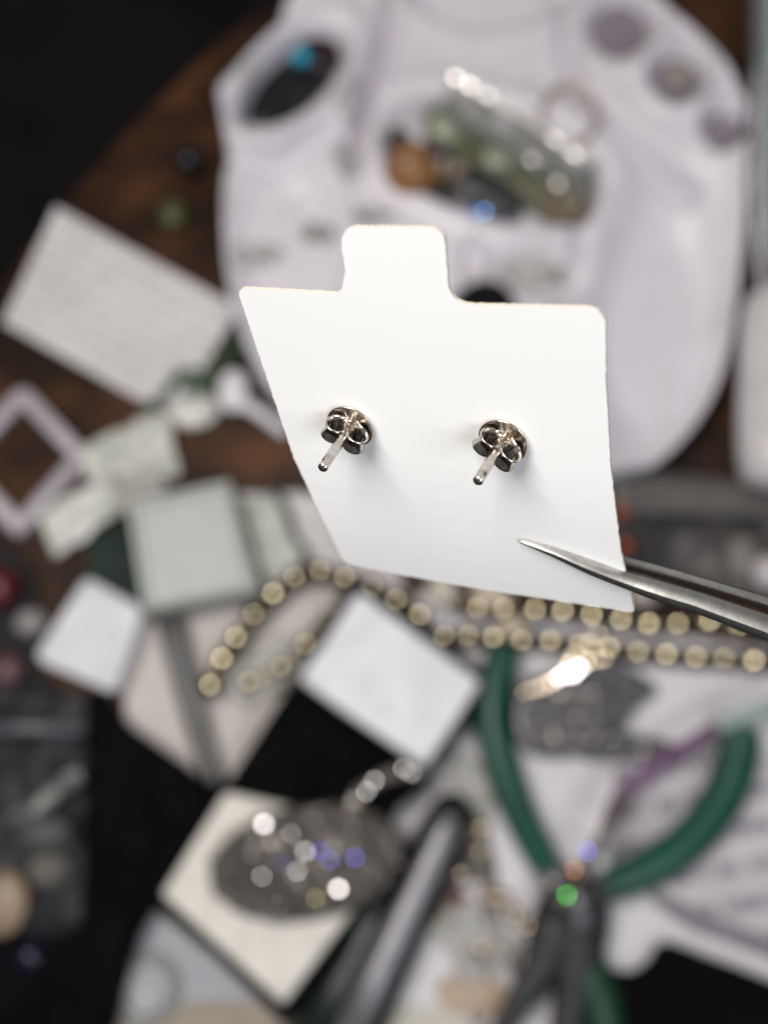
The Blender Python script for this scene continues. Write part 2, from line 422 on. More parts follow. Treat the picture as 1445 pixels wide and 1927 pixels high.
PG = mat('pale_green_stone', (.40, .43, .33), .3, col2=(.28, .31, .22))
bead('pale_stone', 'round pale green stone on the head of the marbled bar', 'stone', 838, 240, 30, PG, 'pale green stones', flat=.5, z=19.5, amp=.15)
bead('pale_stone', 'pale grey green stone between marbled bar and dark pebble', 'stone', 935, 298, 22, PG, 'pale green stones', flat=.5, z=19.5, asp=1.3, rot=-.6, amp=.15, seed=5)
bead('pale_stone', 'long pale green stone at the lower lip of the middle well', 'stone', 978, 368, 22, PG, 'pale green stones', flat=.6, z=13, asp=2.0, rot=-.6, amp=.15, seed=8)
bead('pale_stone', 'small pink and green stone resting on the dark pebble', 'stone', 862, 318, 16, mat('pink_green_stone', (.30, .27, .20), .3, col2=(.34, .20, .20), scale=300), 'pale green stones', flat=.6, z=18)
CLR = mat('clear_film', (.80, .78, .80), .16, trans=.55, ior=1.3, col2=(.74, .71, .72), bump=.4, bscale=160)
t = thing('plastic_pouch', 'clear plastic pouch folded along the upper edge of the green bar', 'pouch', P(980, 240, 22))
obj('film', sheet([(852, 132), (1105, 300), (1095, 350), (835, 205)], 23.5, 30, 2.2, 3, .11, 1.0), CLR, t, solid=.25)
obj('seal_strip', tube([P(848, 138, 27), P(900, 165, 27.6), P(980, 215, 27.4), P(1060, 268, 27.6), P(1112, 300, 27)], [2.7, 2.2, .8, 1.0, 1.7], 12, .6), mat('film_edge', (.92, .90, .87), .10), t)
obj('film', sheet([(800, 205), (905, 178), (1118, 335), (1085, 405)], 23.5, 30, 2.8, 12, .16, 1.8), mat('clear_crinkled_film', (.82, .83, .80), .08, trans=.9, ior=1.12, bump=.5, bscale=220), t, solid=.2)
GLINT_PLATE = mesh_of('glint_plate', gem(1.0, .5), mat('glint_mirror', (.86, .84, .82), .16, .95), False)  # mirror plates added on the film, aimed to make its bright streak
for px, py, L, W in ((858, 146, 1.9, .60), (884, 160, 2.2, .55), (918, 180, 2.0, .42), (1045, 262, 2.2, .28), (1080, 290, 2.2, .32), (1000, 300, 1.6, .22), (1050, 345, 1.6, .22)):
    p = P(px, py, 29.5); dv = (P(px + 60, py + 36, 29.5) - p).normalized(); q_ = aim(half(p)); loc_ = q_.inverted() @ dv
    inst('glint_plate', GLINT_PLATE, p, t, rot=q_ @ Matrix.Rotation(math.atan2(loc_.y, loc_.x), 3, 'Z').to_quaternion(), scale=(L, W, W))
t = thing('wire_ring', 'pale gold wire ring lying on the tray beside the plastic pouch', 'ring', TB(1072, 215))
c = TB(1072, 215, 1.2); obj('band', ring(c, 8.6, .95, ax=(.95, 1.15)), mat('pale_gold', (.55, .46, .34), .3, .6), t)
GRIT = mat('olive_grit', (0.27, 0.25, 0.19), .7, col2=(.37, .35, .29), scale=300)
def grit(label, px, py, ax, ay, n, m, seed):
    rr = random.Random(seed); gs = []
    for k in range(n):
        an = rr.random() * 6.283; q = math.sqrt(rr.random()); x = px + ax * q * math.cos(an); y = py + ay * q * math.sin(an)
        r = rr.uniform(.35, .9); gs.append(ball(TB(x, y, r * .5), (r, r * rr.uniform(.6, 1), r * .7), 6, 4))
    o = obj('stone_grit', merge(*gs), m, origin=TB(px, py)); tag(o, label, 'grit', kind='stuff')
grit('olive brown stone grit scattered in the shallow hollow above the card', 1015, 508, 75, 36, 260, GRIT, 1)
grit('greenish grey dust clump on the tray beside the card tab', 600, 440, 34, 22, 90, mat('green_grit', (.22, .24, .19), .7), 2)
grit('beige crumbs strewn along the groove beside the oval cup', 655, 235, 28, 110, 120, mat('beige_grit', (.36, .33, .27), .7), 3)
grit('grey crumbs at the rim of the tray left of the card tab', 480, 480, 60, 26, 90, mat('grey_grit', (.34, .33, .28), .7), 4)
grit('green grey flecks lying just above the card tab', 700, 405, 40, 16, 70, mat('fleck_grit', (.30, .31, .27), .7), 5)
MAUVE = mat('mauve_cup_shade', (.235, .205, .24), .8, col2=(.19, .165, .195), bump=.3)  # dark discs added in the cups to stand in for their shade
for lb, px, py, a, b in (('mauve grey disc added as shade in the largest of three round cups', 1165, 52, 54, 50), ('mauve grey disc added as shade under the crumbly pebble', 1275, 144, 44, 42), ('mauve grey disc added as shade in the smallest of three round cups', 1363, 240, 35, 37)):
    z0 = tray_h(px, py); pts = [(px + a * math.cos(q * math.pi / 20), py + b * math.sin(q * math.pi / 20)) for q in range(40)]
    slab('foam_or_shade_pad', lb, 'pad', pts, z0 + .02, z0 + 2.2, MAUVE, .4, 'added shade discs in the round cups')
c = P(912, 590, TZ - 3); t = thing('dark_hole_cap', 'black cap added for the dark round hole in the tray just above the card edge', 'button', c)  # black cap added to darken the hole in the tray
def dome(c, R, h, n=36):
    vs = []; fs = []; pr = [(R, 0), (R, h * .6), (R * .93, h), (R * .7, h * 1.05), (R * .62, h * .7)]
    for r, z in pr:
        for k in range(n): an = 2 * math.pi * k / n; vs.append(c + Vector((r * math.cos(an), r * math.sin(an), z)))
    for i in range(len(pr) - 1):
        for k in range(n): k2 = (k + 1) % n; fs.append([i * n + k, i * n + k2, (i + 1) * n + k2, (i + 1) * n + k])
    fs.append([(len(pr) - 1) * n + k for k in range(n)])
    return vs, fs
obj('shell', dome(c, 9.0, 5), BLKB, t, sharp=40)
bead('pebble', 'extra black lump at the lower lip of the middle well', 'pebble', 935, 378, 34, DG, 'dark pebbles in the middle well', asp=1.5, flat=.45, amp=.2, rot=-.4, seed=9, z=15)  # this and the next: extra dark lumps filling the well's lower edge
bead('pebble', 'extra brown black lump between the amber bead and the dark grey pebble', 'pebble', 818, 362, 30, mat('umber_lump', (.04, .028, .018), .4), 'dark pebbles in the middle well', asp=1.3, flat=.45, amp=.2, rot=-.4, seed=2, z=13)
bead('pebble', 'tan crumbly pebble standing in the middle of three round cups', 'pebble', 1275, 146, 27, mat('tan_crumb', (.22, .20, .17), .6, col2=(.34, .31, .28), scale=400), amp=.3, flat=.6, z=TZ - 4.6)

# ------------------------------------------------------------------ glass vial along the frame edge
GLASS = mat('green_glass', (0.80, 0.90, 0.86), .05, trans=.92, ior=1.45)
t = thing('glass_vial', 'greenish glass vial with white cap lying beside the sorting tray', 'vial', P(1440, 300, 0))
zc = 22.0
ax0, ax1 = P(1452, -160, zc), P(1462, 545, zc)
obj('glass_body', tube([ax0.lerp(ax1, k / 8) for k in range(9)], [7.4] * 7 + [6.6, 5.0], 28), GLASS, t)
obj('glass_core', tube([ax0.lerp(ax1, k / 8) for k in range(8)], [5.2] * 7 + [3.4], 24), mat('pale_liquid', (.40, .45, .44), .3), t)
ax2 = P(1466, 905, zc)
pp = [ax1.lerp(ax2, k / 12) for k in range(13)]
obj('cap', tube(pp, [6, 9.5, 10.2, 10.4, 10.6, 10.8, 11, 11.2, 11.4, 11.5, 11.5, 11.2, 10], 32), mat('ivory_plastic', (.66, .63, .64), .3), t)

# ------------------------------------------------------------------ table clutter, upper side
bead('black_bead', 'black bead alone on the bare brown wood', 'bead', 357, 303, 27, BLKB, z=0)
bead('green_bead', 'dull olive green bead on the bare brown wood', 'bead', 326, 402, 30, mat('dull_green', (.085, .10, .035), .4, col2=(.06, .065, .03)), z=0, flat=.6, asp=.8)
def printed(name, base, ink, lines, wordlen, rot, thr=.5, fade=1.0):
    m = mat(name, base, .7, scale=40); m = m.copy(); nt = m.node_tree; b = nt.nodes['Principled BSDF']; lk = b.inputs['Base Color'].links[0].from_socket
    tc = [x for x in nt.nodes if x.type == 'TEX_COORD'][0]
    mp = nt.nodes.new('ShaderNodeMapping'); mp.inputs['Rotation'].default_value = (0, 0, rot); nt.links.new(tc.outputs['Object'], mp.inputs['Vector'])
    sx = nt.nodes.new('ShaderNodeSeparateXYZ'); nt.links.new(mp.outputs['Vector'], sx.inputs[0])
    def mth(op, a, b=None):
        n = nt.nodes.new('ShaderNodeMath'); n.operation = op
        for i, v in ((0, a), (1, b)):
            if v is None: continue
            if isinstance(v, (int, float)): n.inputs[i].default_value = v
            else: nt.links.new(v, n.inputs[i])
        return n.outputs[0]
    y = mth('MULTIPLY', sx.outputs[1], lines); row = mth('FLOOR', y); fr = mth('FRACT', y)
    band = mth('MULTIPLY', mth('GREATER_THAN', fr, .30), mth('LESS_THAN', fr, .68))
    cb = nt.nodes.new('ShaderNodeCombineXYZ'); nt.links.new(mth('MULTIPLY', sx.outputs[0], wordlen), cb.inputs[0]); nt.links.new(mth('MULTIPLY', row, 7.31), cb.inputs[1])
    nz = nt.nodes.new('ShaderNodeTexNoise'); nz.inputs['Scale'].default_value = 1; nz.inputs['Detail'].default_value = 4; nt.links.new(cb.outputs[0], nz.inputs['Vector'])
    ink_f = mth('MULTIPLY', mth('MULTIPLY', band, mth('GREATER_THAN', nz.outputs['Fac'], thr)), fade)
    mx = nt.nodes.new('ShaderNodeMix'); mx.data_type = 'RGBA'; nt.links.new(ink_f, mx.inputs[0]); nt.links.new(lk, mx.inputs[6]); mx.inputs[7].default_value = (*ink, 1)
    nt.links.new(mx.outputs[2], b.inputs['Base Color'])
    return m
slab('paper_tag', 'white paper tag with faint handwriting on bare wood beside the tray', 'paper tag', [(105, 388), (450, 578), (335, 770), (255, 748), (5, 606)], 0.2, 1.0, printed('tag_paper', (.72, .70, .705), (.36, .35, .36), 190, 500, math.radians(28), .50, .7), .15)
t = thing('square_frame', 'thin white plastic square frame lying on brown wood', 'frame', P(45, 870, 0))
LIL = mat('lilac_plastic', (.46, .42, .47), .4)
cor = [(42, 742), (152, 858), (35, 992), (-78, 868)]
for i in range(4):
    (x0, y0), (x1, y1) = cor[i], cor[(i + 1) % 4]
    p, q = P(x0, y0, 3), P(x1, y1, 3); d = (q - p).normalized(); n_ = Vector((-d.y, d.x, 0)) * 2.4
    vs = [p + n_ - d * 2.4, q + n_ + d * 2.4, q - n_ + d * (-2.4), p - n_ + d * 2.4]
    vs = [p + n_ + d * 0, q + n_, q - n_, p - n_]
    hh = 3.4 + .08 * i
    vv = [Vector((v.x, v.y, hh)) for v in vs] + [Vector((v.x, v.y, .05)) for v in vs]
    ff = [[0, 1, 2, 3], [7, 6, 5, 4]] + [[k, k + 4, (k + 1) % 4 + 4, (k + 1) % 4] for k in range(4)]
    obj('rail', (vv, ff), LIL, t, bevel=.5)
    obj('corner', ball((p.x, p.y, 1.8), (2.6, 2.6, 1.75), 12, 8), LIL, t)
BAGW = mat('milky_film', (.74, .74, .70), .3, trans=.1, col2=(.52, .53, .47), scale=90, bump=.3, bscale=200)
t = thing('plastic_bag', 'crumpled milky plastic bag with folds beside the white square frame', 'bag', P(200, 910, 0))
obj('fold', sheet([(150, 850), (300, 778), (330, 815), (165, 905)], 2, 20, 2.4, 1, .12, 1.5), BAGW, t, solid=.3)
obj('fold', sheet([(75, 975), (215, 895), (245, 960), (105, 1055)], 2, 20, 2.6, 2, .12, 1.5), BAGW, t, solid=.3)
obj('fold', sheet([(255, 800), (318, 780), (338, 900), (250, 915)], 2.5, 20, 2.4, 5, .12, 1.5), BAGW, t, solid=.3)
obj('fold', sheet([(170, 880), (260, 850), (262, 950), (200, 950)], 1.2, 16, 2.4, 7, .12, 1.5), BAGW, t, solid=.3)
bead('white_bead', 'pale oval bead dish under the green bead strand', 'bead', 362, 772, 36, mat('milk_glass', (.62, .62, .58), .2), z=.2, asp=1.4, flat=.3)
t = thing('white_spoon', 'small white plastic spoon with its handle tucked under the card', 'spoon', P(445, 740, 0))
c = P(438, 735, 3); obj('bowl', ball(c, (4.6, 7.0, 1.8), 18, 10), WHITE, t)
obj('handle', tube([P(448, 752, 3.2), P(490, 778, 2.6), P(540, 815, 2.4)], [2.6, 1.8, 2.0], 10, .6), WHITE, t)
t = thing('bead_strand', 'strand of dark and emerald green beads between tag and spoon', 'bead strand', P(350, 720, 0))
JG = [mat('emerald_glass', (.01, .09, .05), .15), mat('moss_glass', (.10, .15, .05), .2), mat('grey_glass', (.10, .12, .10), .2)]
JM = [mesh_of('strand_bead', ball((0, 0, 0), 1, 12, 8), m) for m in JG]
pts = smoothpoly([(280, 768), (315, 735), (330, 708), (365, 700), (400, 715), (385, 735), (350, 730), (395, 700), (425, 668), (455, 650)], 3, False)
for i, q in enumerate(pts):
    inst('bead', JM[i % 3], P(q[0], q[1], 2.2 + .8 * (i % 2)), t, scale=random.uniform(1.2, 2.0))

# ------------------------------------------------------------------ boxes and cards, centre
t = thing('foam_box', 'pale greenish white square box with a foam filled top', 'box', P(360, 1030, 0))
FO = mat('pale_green_card', (.545, .565, .53), .75, col2=(.51, .53, .50), bump=.1)
obj('box_body', prism([(240, 945), (432, 905), (492, 1112), (272, 1152)], 0.1, 15, ), mat('grey_box_card', (.36, .375, .355), .6), t, bevel=.6)
obj('foam_or_shade_pad', prism([(262, 958), (424, 922), (468, 1104), (286, 1137)], 14.9, 15.7), FO, t, bevel=.3)
obj('rim', merge(prism([(240, 945), (432, 905), (429, 916), (252, 953)], 15.02, 15.9), prism([(240, 945), (252, 955), (281, 1142), (272, 1152)], 15.03, 15.8)), FO, t, bevel=.2)
slab('white_box', 'small white card box with rounded corners beside the pale green box', 'box', [(p[0], p[1]) for p in [(152, 1098), (166, 1087), (258, 1138), (268, 1155), (222, 1290), (206, 1302), (75, 1246), (68, 1228)]], 0.1, 9, mat('bright_card', (.76, .76, .80), .7), .8)
slab('green_pad', 'dark green felt pad between white box and plastic bag', 'pad', [(165, 1012), (235, 980), (290, 1150), (170, 1100)], .1, 2.5, DKGREEN, .4)
t = thing('printed_bag', 'white plastic bag printed with soft green stripes beside the pale box', 'bag', P(530, 1000, 0))
GRP = mat('green_print', (.42, .48, .37), .4, col2=(.48, .52, .44))
obj('film', sheet([(448, 928), (600, 935), (660, 1080), (500, 1105)], 1.2, 24, 1.6, 4, .07, 1), mat('bag_white', (.60, .585, .575), .4), t, solid=.3)
for (x0, y0, x1, y1, w_) in ((462, 945, 505, 1080, 9), (495, 935, 545, 1075, 10), (480, 940, 525, 1085, 4)):
    obj('stripe', sheet([(x0, y0), (x0 + w_ * 1.6, y0), (x1 + w_ * 1.6, y1), (x1, y1)], 3.2, 10, .8, 4, .07), GRP, t, solid=.2)
t = thing('thin_chain', 'thin dark chain running down the striped bag to the brass beads', 'chain', P(560, 1000, 0))
LK = mesh_of('link', ring((0, 0, 0), 1.2, .35, 14, 6, (1, .7)), DARKM)
pts = smoothpoly([(520, 925), (540, 965), (552, 1005), (575, 1040), (570, 1070), (600, 1062), (640, 1078)], 6, False)
for i, q in enumerate(pts): inst('link', LK, P(q[0], q[1], 4.0), t, rot=Vector((0, 0, 1)).rotation_difference(Vector((random.uniform(-.5, .5), random.uniform(-.5, .5), 1))))
# grey flat tool
t = thing('steel_spatula', 'flat grey steel tool lying between cream paper and black pouch', 'tool', P(360, 1320, 0))
obj('blade', tube([P(x, y, 5) for x, y in [(318, 1150), (335, 1215), (355, 1290), (378, 1370), (398, 1450), (410, 1530)]], [3.9, 3.4, 3.0, 2.7, 2.6, 2.4], 12, .45), mat('grey_tool', (.15, .15, .148), .5, .5, col2=(.11, .11, .11)), t)
obj('edge', tube([P(x, y, 4.4) for x, y in [(300, 1160), (316, 1225), (336, 1300), (360, 1380), (384, 1460)]], [1.5, 1.3, 1.2, 1.2, 1.0], 8), DARKM, t)

# brass bead chains
BM = mesh_of('brass_bead', ball((0, 0, 0), 1, 20, 14), BRASS)
NK = mesh_of('brass_neck', tube([(-.5, 0, 0), (0, 0, 0), (.5, 0, 0)], [.32, .22, .32], 8), BRASS)
BK = mat('brass_cord', (.05, .044, .036), .5, .5)
rr0 = random.Random(11)
FCT = mesh_of('brass_glint_facet', gem(1.0, .35), mat('glint_brass', (.62, .54, .36), .12, 1.0), False)  # lighter facets added on the beads, aimed to make their highlights
def bead_chain(label, pxs, r, z, group):
    c = P(*pxs[len(pxs) // 2], 0); t = thing('bead_chain', label, 'chain', c, group)
    pts = [P(x, y, z + r) for x, y in pxs]
    for p in pts:
        inst('bead', BM, p, t, scale=r)
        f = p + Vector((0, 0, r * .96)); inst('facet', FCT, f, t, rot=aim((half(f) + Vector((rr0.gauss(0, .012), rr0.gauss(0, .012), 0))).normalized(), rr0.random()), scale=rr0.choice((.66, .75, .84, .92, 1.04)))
    for p, q in zip(pts, pts[1:]):
        if (q - p).length > 15: continue
        m_ = (p + q) / 2; L = (q - p).length
        inst('link', NK, m_, t, rot=Vector((1, 0, 0)).rotation_difference((q - p).normalized()), scale=(L, r * 1.4, r * 1.4))
    obj('cord', tube([p - Vector((0, 0, r * .55)) for p in pts], r * .85, 10), BK, t)
bead_chain('antique brass bead chain curving up over the cream paper', [(398, 1292), (420, 1242), (447, 1203), (480, 1160), (516, 1121), (556, 1090), (603, 1077), (650, 1091), (700, 1108), (745, 1132), (790, 1160)], 3.2, 3.0, 'brass bead chains')
bead_chain('antique brass bead chain passing nearest the green pliers handle', [(835, 1200), (880, 1199), (927, 1203), (980, 1208), (1033, 1209), (1088, 1216), (1143, 1222), (1197, 1230), (1250, 1234), (1305, 1239), (1357, 1241), (1413, 1246), (1470, 1250)], 3.3, 1.0, 'brass bead chains')
bead_chain('antique brass bead chain running just under the card and tweezers', [(850, 1135), (897, 1147), (946, 1148), (1004, 1151), (1056, 1153), (1110, 1161), (1165, 1169), (1217, 1177), (1271, 1177), (1330, 1172), (1385, 1180), (1440, 1186)], 3.2, 1.0, 'brass bead chains')
bead_chain('short brass bead chain end beside the black jewellery box corner', [(470, 1285), (530, 1256), (575, 1215), (620, 1165)], 2.7, 1.0, 'brass bead chains')
bead('pearl', 'large cream pearl half hidden under the card beside the chain', 'pearl', 832, 1112, 32, mat('cream_pearl', (.62, .56, .48), .2), z=1)
bead('pearl', 'peach pearl resting between the two straight bead chains', 'pearl', 965, 1180, 24, mat('peach_pearl', (.55, .47, .36), .25), z=2, asp=1.3, flat=.7)
bead('pearl', 'pale gold pearl under the middle of the card bottom edge', 'pearl', 925, 1118, 30, mat('gold_pearl', (.60, .50, .40), .2), z=1, asp=1.4)
bead('pearl', 'cloudy pearl between bead chain and sparkling brooch', 'pearl', 1210, 1120, 22, mat('cloudy_pearl', (.52, .45, .42), .3), z=1, asp=1.4)
# dark pouch on the right
t = thing('dark_pouch', 'glossy charcoal plastic pouch behind the tweezers', 'pouch', P(1310, 1010, 0))
obj('film', sheet([(1080, 893), (1500, 910), (1500, 1140), (1090, 1120)], 2, 40, 5, 6, .05, 2), mat('charcoal_film', (.03, .028, .029), .4, col2=(.10, .093, .09), scale=45, spec=.3), t, solid=.3)
obj('seal_strip', sheet([(1150, 905), (1470, 925), (1470, 975), (1160, 965)], 9.5, 20, 1.0, 2, .05), mat('grey_film', (.10, .095, .092), .35, col2=(.13, .125, .115), scale=60), t, solid=.3)
bead('pale_bead', 'grey pebble shape pushing up through the charcoal pouch', 'bead', 1400, 1050, 42, mat('dusty_grey', (.22, .20, .18), .5), z=5, flat=.5, amp=.2, asp=.8)
bead('pale_bead', 'lilac white bead at the edge of the charcoal pouch', 'bead', 1448, 1078, 34, mat('lilac_bead', (.6, .56, .58), .3), z=6)
OR = mat('orange_glass', (.42, .07, .025), .25)
bead('orange_bead', 'tiny orange bead peeking out behind the card, upper of two', 'bead', 1168, 963, 13, OR, z=9)
bead('orange_bead', 'tiny orange bead peeking out just above the tweezers arm', 'bead', 1176, 1028, 13, OR, z=9)

# ------------------------------------------------------------------ open jewellery box and pendant
t = thing('jewellery_box', 'open black jewellery box with white and cream padded halves', 'box', P(600, 1480, 0))
PADW = mat('white_satin', (.84, .84, .88), .6, sheen=.2); PADC = mat('cream_satin', (.80, .765, .70), .6, sheen=.2)
obj('lid', prism([(655, 1092), (672, 1083), (932, 1278), (806, 1470), (545, 1288)], .1, 13), BLACK, t, bevel=.8)
obj('lid_pad', prism([(p[0], p[1]) for p in [(674, 1110), (905, 1282), (884, 1318), (800, 1444), (640, 1335), (562, 1278)]], 12.9, 16), PADW, t, bevel=1.4, bseg=4)
obj('spine', prism([(543, 1290), (805, 1473), (700, 1565), (415, 1492)], .1, 11), BLACK, t, bevel=.8)
obj('base', prism([(398, 1470), (720, 1560), (705, 1690), (538, 1925), (276, 1688)], .1, 12.6), BLACK, t, bevel=.8)
obj('base_pad', prism([(424, 1490), (560, 1520), (705, 1570), (690, 1680), (533, 1893), (303, 1684)], 12.5, 15), PADC, t, bevel=1.2, bseg=4)
PZ = 15.0
c0 = P(578, 1622, PZ); k = pxmm(578, 1622, PZ)
t = thing('crystal_pendant', 'large oval crystal covered pendant lying on the cream pad', 'pendant', c0)
PA, PB, PC, PR = 190 * k, 108 * k, 9.0, math.radians(9)
obj('body', ball((c0.x, c0.y, PZ + 1), (PA * .97, PB * .97, PC * .92), 40, 20, rot=PR), mat('gunmetal', (.13, .115, .10), .4, .8, col2=(.09, .08, .07), scale=400), t)
GM = [mesh_of('smoky_stone', gem(1.0), mat('smoky_crystal', (.185, .165, .145), .2, .4, col2=(.11, .097, .083), scale=700), False),
      mesh_of('grey_stone', gem(1.0), mat('grey_crystal', (.26, .24, .22), .18, .45, col2=(.15, .137, .122), scale=700), False),
      mesh_of('dark_stone', gem(1.0), mat('dark_crystal', (.11, .10, .09), .25, .3), False)]
WG = mesh_of('glint_stone', gem(1.0), mat('glint_crystal', (.85, .84, .86), .05, .95), False)
BG = mesh_of('blue_glint_stone', gem(1.0), mat('blue_glint_crystal', (.16, .16, .85), .05, .95), False)  # stone tints, here and below, paint the colour fire of glints
YG = mesh_of('yellow_glint_stone', gem(1.0), mat('yellow_glint_crystal', (.62, .60, .22), .05, .95), False)
GG = mesh_of('green_glint_stone', gem(1.0), mat('green_glint_crystal', (.10, .75, .12), .05, .95), False)
OG = mesh_of('orange_glint_stone', gem(1.0), mat('orange_glint_crystal', (.80, .30, .14), .05, .95), False)
def surf(u, v):
    z = math.sqrt(max(0, 1 - u * u - v * v)); x, y = u * PA, v * PB
    nn = Vector((u / PA, v / PB, z / PC)).normalized(); cr, sr = math.cos(PR), math.sin(PR)
    return Vector((c0.x + x * cr - y * sr, c0.y + x * sr + y * cr, PZ + 1 + PC * z)), Vector((nn.x * cr - nn.y * sr, nn.x * sr + nn.y * cr, nn.z))
rr = random.Random(3); cnt = 0
for j in range(-8, 9):
    for i in range(-14, 15):
        u = (i + .5 * (j % 2)) / 12.2; v = j / 7.3
        if u * u + v * v > .90: continue
        p, nn = surf(u, v)
        nn = (nn + Vector((rr.gauss(0, .20), rr.gauss(0, .20), 0))).normalized()
        inst('crystal', rr.choice(GM), p, t, rot=aim(nn, rr.random() * 6), scale=1.35); cnt += 1
SPK = 1.25
def spark(px, py, z, me, r, t, l=None, off=0.0):  # adds a mirror stone tilted to flash the lamp as a glint
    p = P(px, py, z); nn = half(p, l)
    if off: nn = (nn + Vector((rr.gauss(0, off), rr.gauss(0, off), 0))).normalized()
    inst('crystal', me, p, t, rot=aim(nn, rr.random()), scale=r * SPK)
for px, py, me, r in ((497, 1552, WG, 1.0), (574, 1603, WG, .55), (602, 1603, BG, .45), (622, 1620, BG, .42), (668, 1615, BG, .5), (638, 1674, WG, .95), (595, 1690, YG, .55), (522, 1713, WG, .5), (493, 1650, WG, .4), (560, 1640, WG, .42), (548, 1570, WG, .35)):  # aimed stones, some tinted, added for the pendant's glints
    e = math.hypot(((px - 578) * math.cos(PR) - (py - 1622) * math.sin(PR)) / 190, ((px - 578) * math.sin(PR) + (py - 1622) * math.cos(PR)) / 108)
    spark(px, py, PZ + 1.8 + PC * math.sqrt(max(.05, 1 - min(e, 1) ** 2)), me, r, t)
for q in range(11):
    an = rr.random() * 6.283; e = math.sqrt(rr.random()) * .82; u, v = e * math.cos(an), e * math.sin(an)
    p, nn = surf(u, v); p = p + nn * .7
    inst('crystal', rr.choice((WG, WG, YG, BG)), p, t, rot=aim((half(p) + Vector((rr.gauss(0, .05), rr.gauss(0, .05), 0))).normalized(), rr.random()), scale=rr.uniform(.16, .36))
t2 = thing('pendant_chain', 'silver rhinestone chain looping off the end of the crystal pendant', 'chain', P(720, 1490, 14))
for q in smoothpoly([(742, 1580), (700, 1560), (668, 1530), (672, 1500), (700, 1475), (745, 1455), (790, 1452)], 4, False):
    inst('link', GM[1], P(q[0], q[1], 17), t2, rot=aim((Vector((rr.gauss(0, .25), rr.gauss(0, .25) - .2, 1))).normalized()), scale=rr.uniform(1.6, 2.2))
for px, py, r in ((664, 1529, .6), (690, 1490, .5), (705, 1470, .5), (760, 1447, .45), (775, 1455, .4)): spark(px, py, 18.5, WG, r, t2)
inst('clasp', mesh_of('clasp', ball((0, 0, 0), (5, 5, 3), 16, 10, .2), mat('dull_silver', (.24, .23, .21), .4, .7)), P(725, 1588, 15), t2)

# ------------------------------------------------------------------ black clamp tool
t = thing('clamp_tool', 'black tool with a grey steel bar set along its long handle', 'tool', P(740, 1720, 0))
obj('handle', prism([(828, 1492), (868, 1492), (900, 1530), (700, 1990), (570, 1990), (800, 1530)], .6, 12), BLACK, t, bevel=2.5, bseg=3)
obj('steel_bar', tube([P(x, y, 14.2) for x, y in [(852, 1530), (838, 1565), (780, 1690), (720, 1815), (640, 1985)]], [3.2, 3.9, 4.1, 4.3, 4.6], 14, .6), mat('bluish_steel', (.24, .235, .25), .42, .6, col2=(.19, .185, .20)), t)
obj('handle', tube([P(x, y, 8) for x, y in [(745, 1660), (700, 1745), (640, 1850), (560, 1990)]], [3.5, 4.6, 5.0, 5.2], 14), mat('black_green_plastic', (.012, .018, .017), .35), t)
obj('spring', tube([P(x, y, 10.5) for x, y in [(712, 1690), (670, 1775), (610, 1880), (560, 1970)]], [1.6, 1.7, 1.8, 1.8], 10), mat('grey_green_metal', (.10, .115, .108), .4, .6), t)

# ------------------------------------------------------------------ beads and links by the tool
t = thing('charm_bracelet', 'charm bracelet of grey, gold and red links beside the black tool', 'bracelet', P(890, 1660, 0))
GOLD = mat('soft_gold', (.62, .50, .36), .25, 1.0); GOLDM = mesh_of('gold_charm', ball((0, 0, 0), 1, 12, 8, .15), GOLD); GREYM = mesh_of('grey_charm', ball((0, 0, 0), (1, 1, .8), 12, 8, .15), mat('grey_charm', (.20, .19, .17), .35, .6)); REDM = mesh_of('red_charm', ball((0, 0, 0), 1, 12, 8), mat('red_glass', (.16, .025, .015), .25))
for px, py, me, r in ((884, 1560, GOLDM, 2.3), (905, 1562, GOLDM, 2.2), (902, 1605, GREYM, 3), (870, 1600, GREYM, 2.6), (866, 1646, GREYM, 3.2), (890, 1640, GREYM, 3.2), (912, 1640, GREYM, 2.6), (858, 1690, REDM, 2.4), (838, 1700, GREYM, 3.0), (812, 1722, REDM, 2.2), (850, 1712, GREYM, 2.6), (918, 1685, GOLDM, 2.2), (945, 1690, GOLDM, 2.3), (968, 1722, GOLDM, 2.2), (992, 1745, GOLDM, 2.0), (922, 1725, GREYM, 2.2), (908, 1786, GOLDM, 2.2), (915, 1810, GREYM, 2.4)):
    inst('charm', me, P(px, py, 2.6), t, scale=r)
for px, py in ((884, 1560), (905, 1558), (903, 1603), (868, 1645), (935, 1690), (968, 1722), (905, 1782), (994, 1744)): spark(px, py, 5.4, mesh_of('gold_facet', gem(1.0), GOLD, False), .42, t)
obj('wire', tube([P(q[0], q[1], 1.8) for q in smoothpoly([(905, 1560), (925, 1640), (925, 1700), (960, 1800), (985, 1860)], 5, False)], 1.5, 8), mat('taupe_wire', (.22, .20, .17), .5, .5), t)
obj('wire', tube([P(q[0], q[1], 1.6) for q in smoothpoly([(905, 1700), (870, 1760), (872, 1850), (900, 1930)], 5, False)], 1.5, 8), mat('grey_wire', (.30, .28, .30), .5, .3), t)
slab('peach_stone', 'flat peach coloured stone under the end of the charm bracelet', 'stone', [(p[0], p[1]) for p in smoothpoly([(830, 1850), (870, 1838), (940, 1850), (965, 1885), (930, 1915), (860, 1910), (825, 1885)], 4)], .7, 3, mat('peach_stone', (.50, .38, .27), .5), .5)
slab('cream_card', 'cream card scrap at the foot of the charm bracelet', 'card', [(740, 1890), (860, 1905), (900, 1990), (690, 1990)], .65, 1.3, mat('ivory_card', (.60, .58, .50), .7), .1)

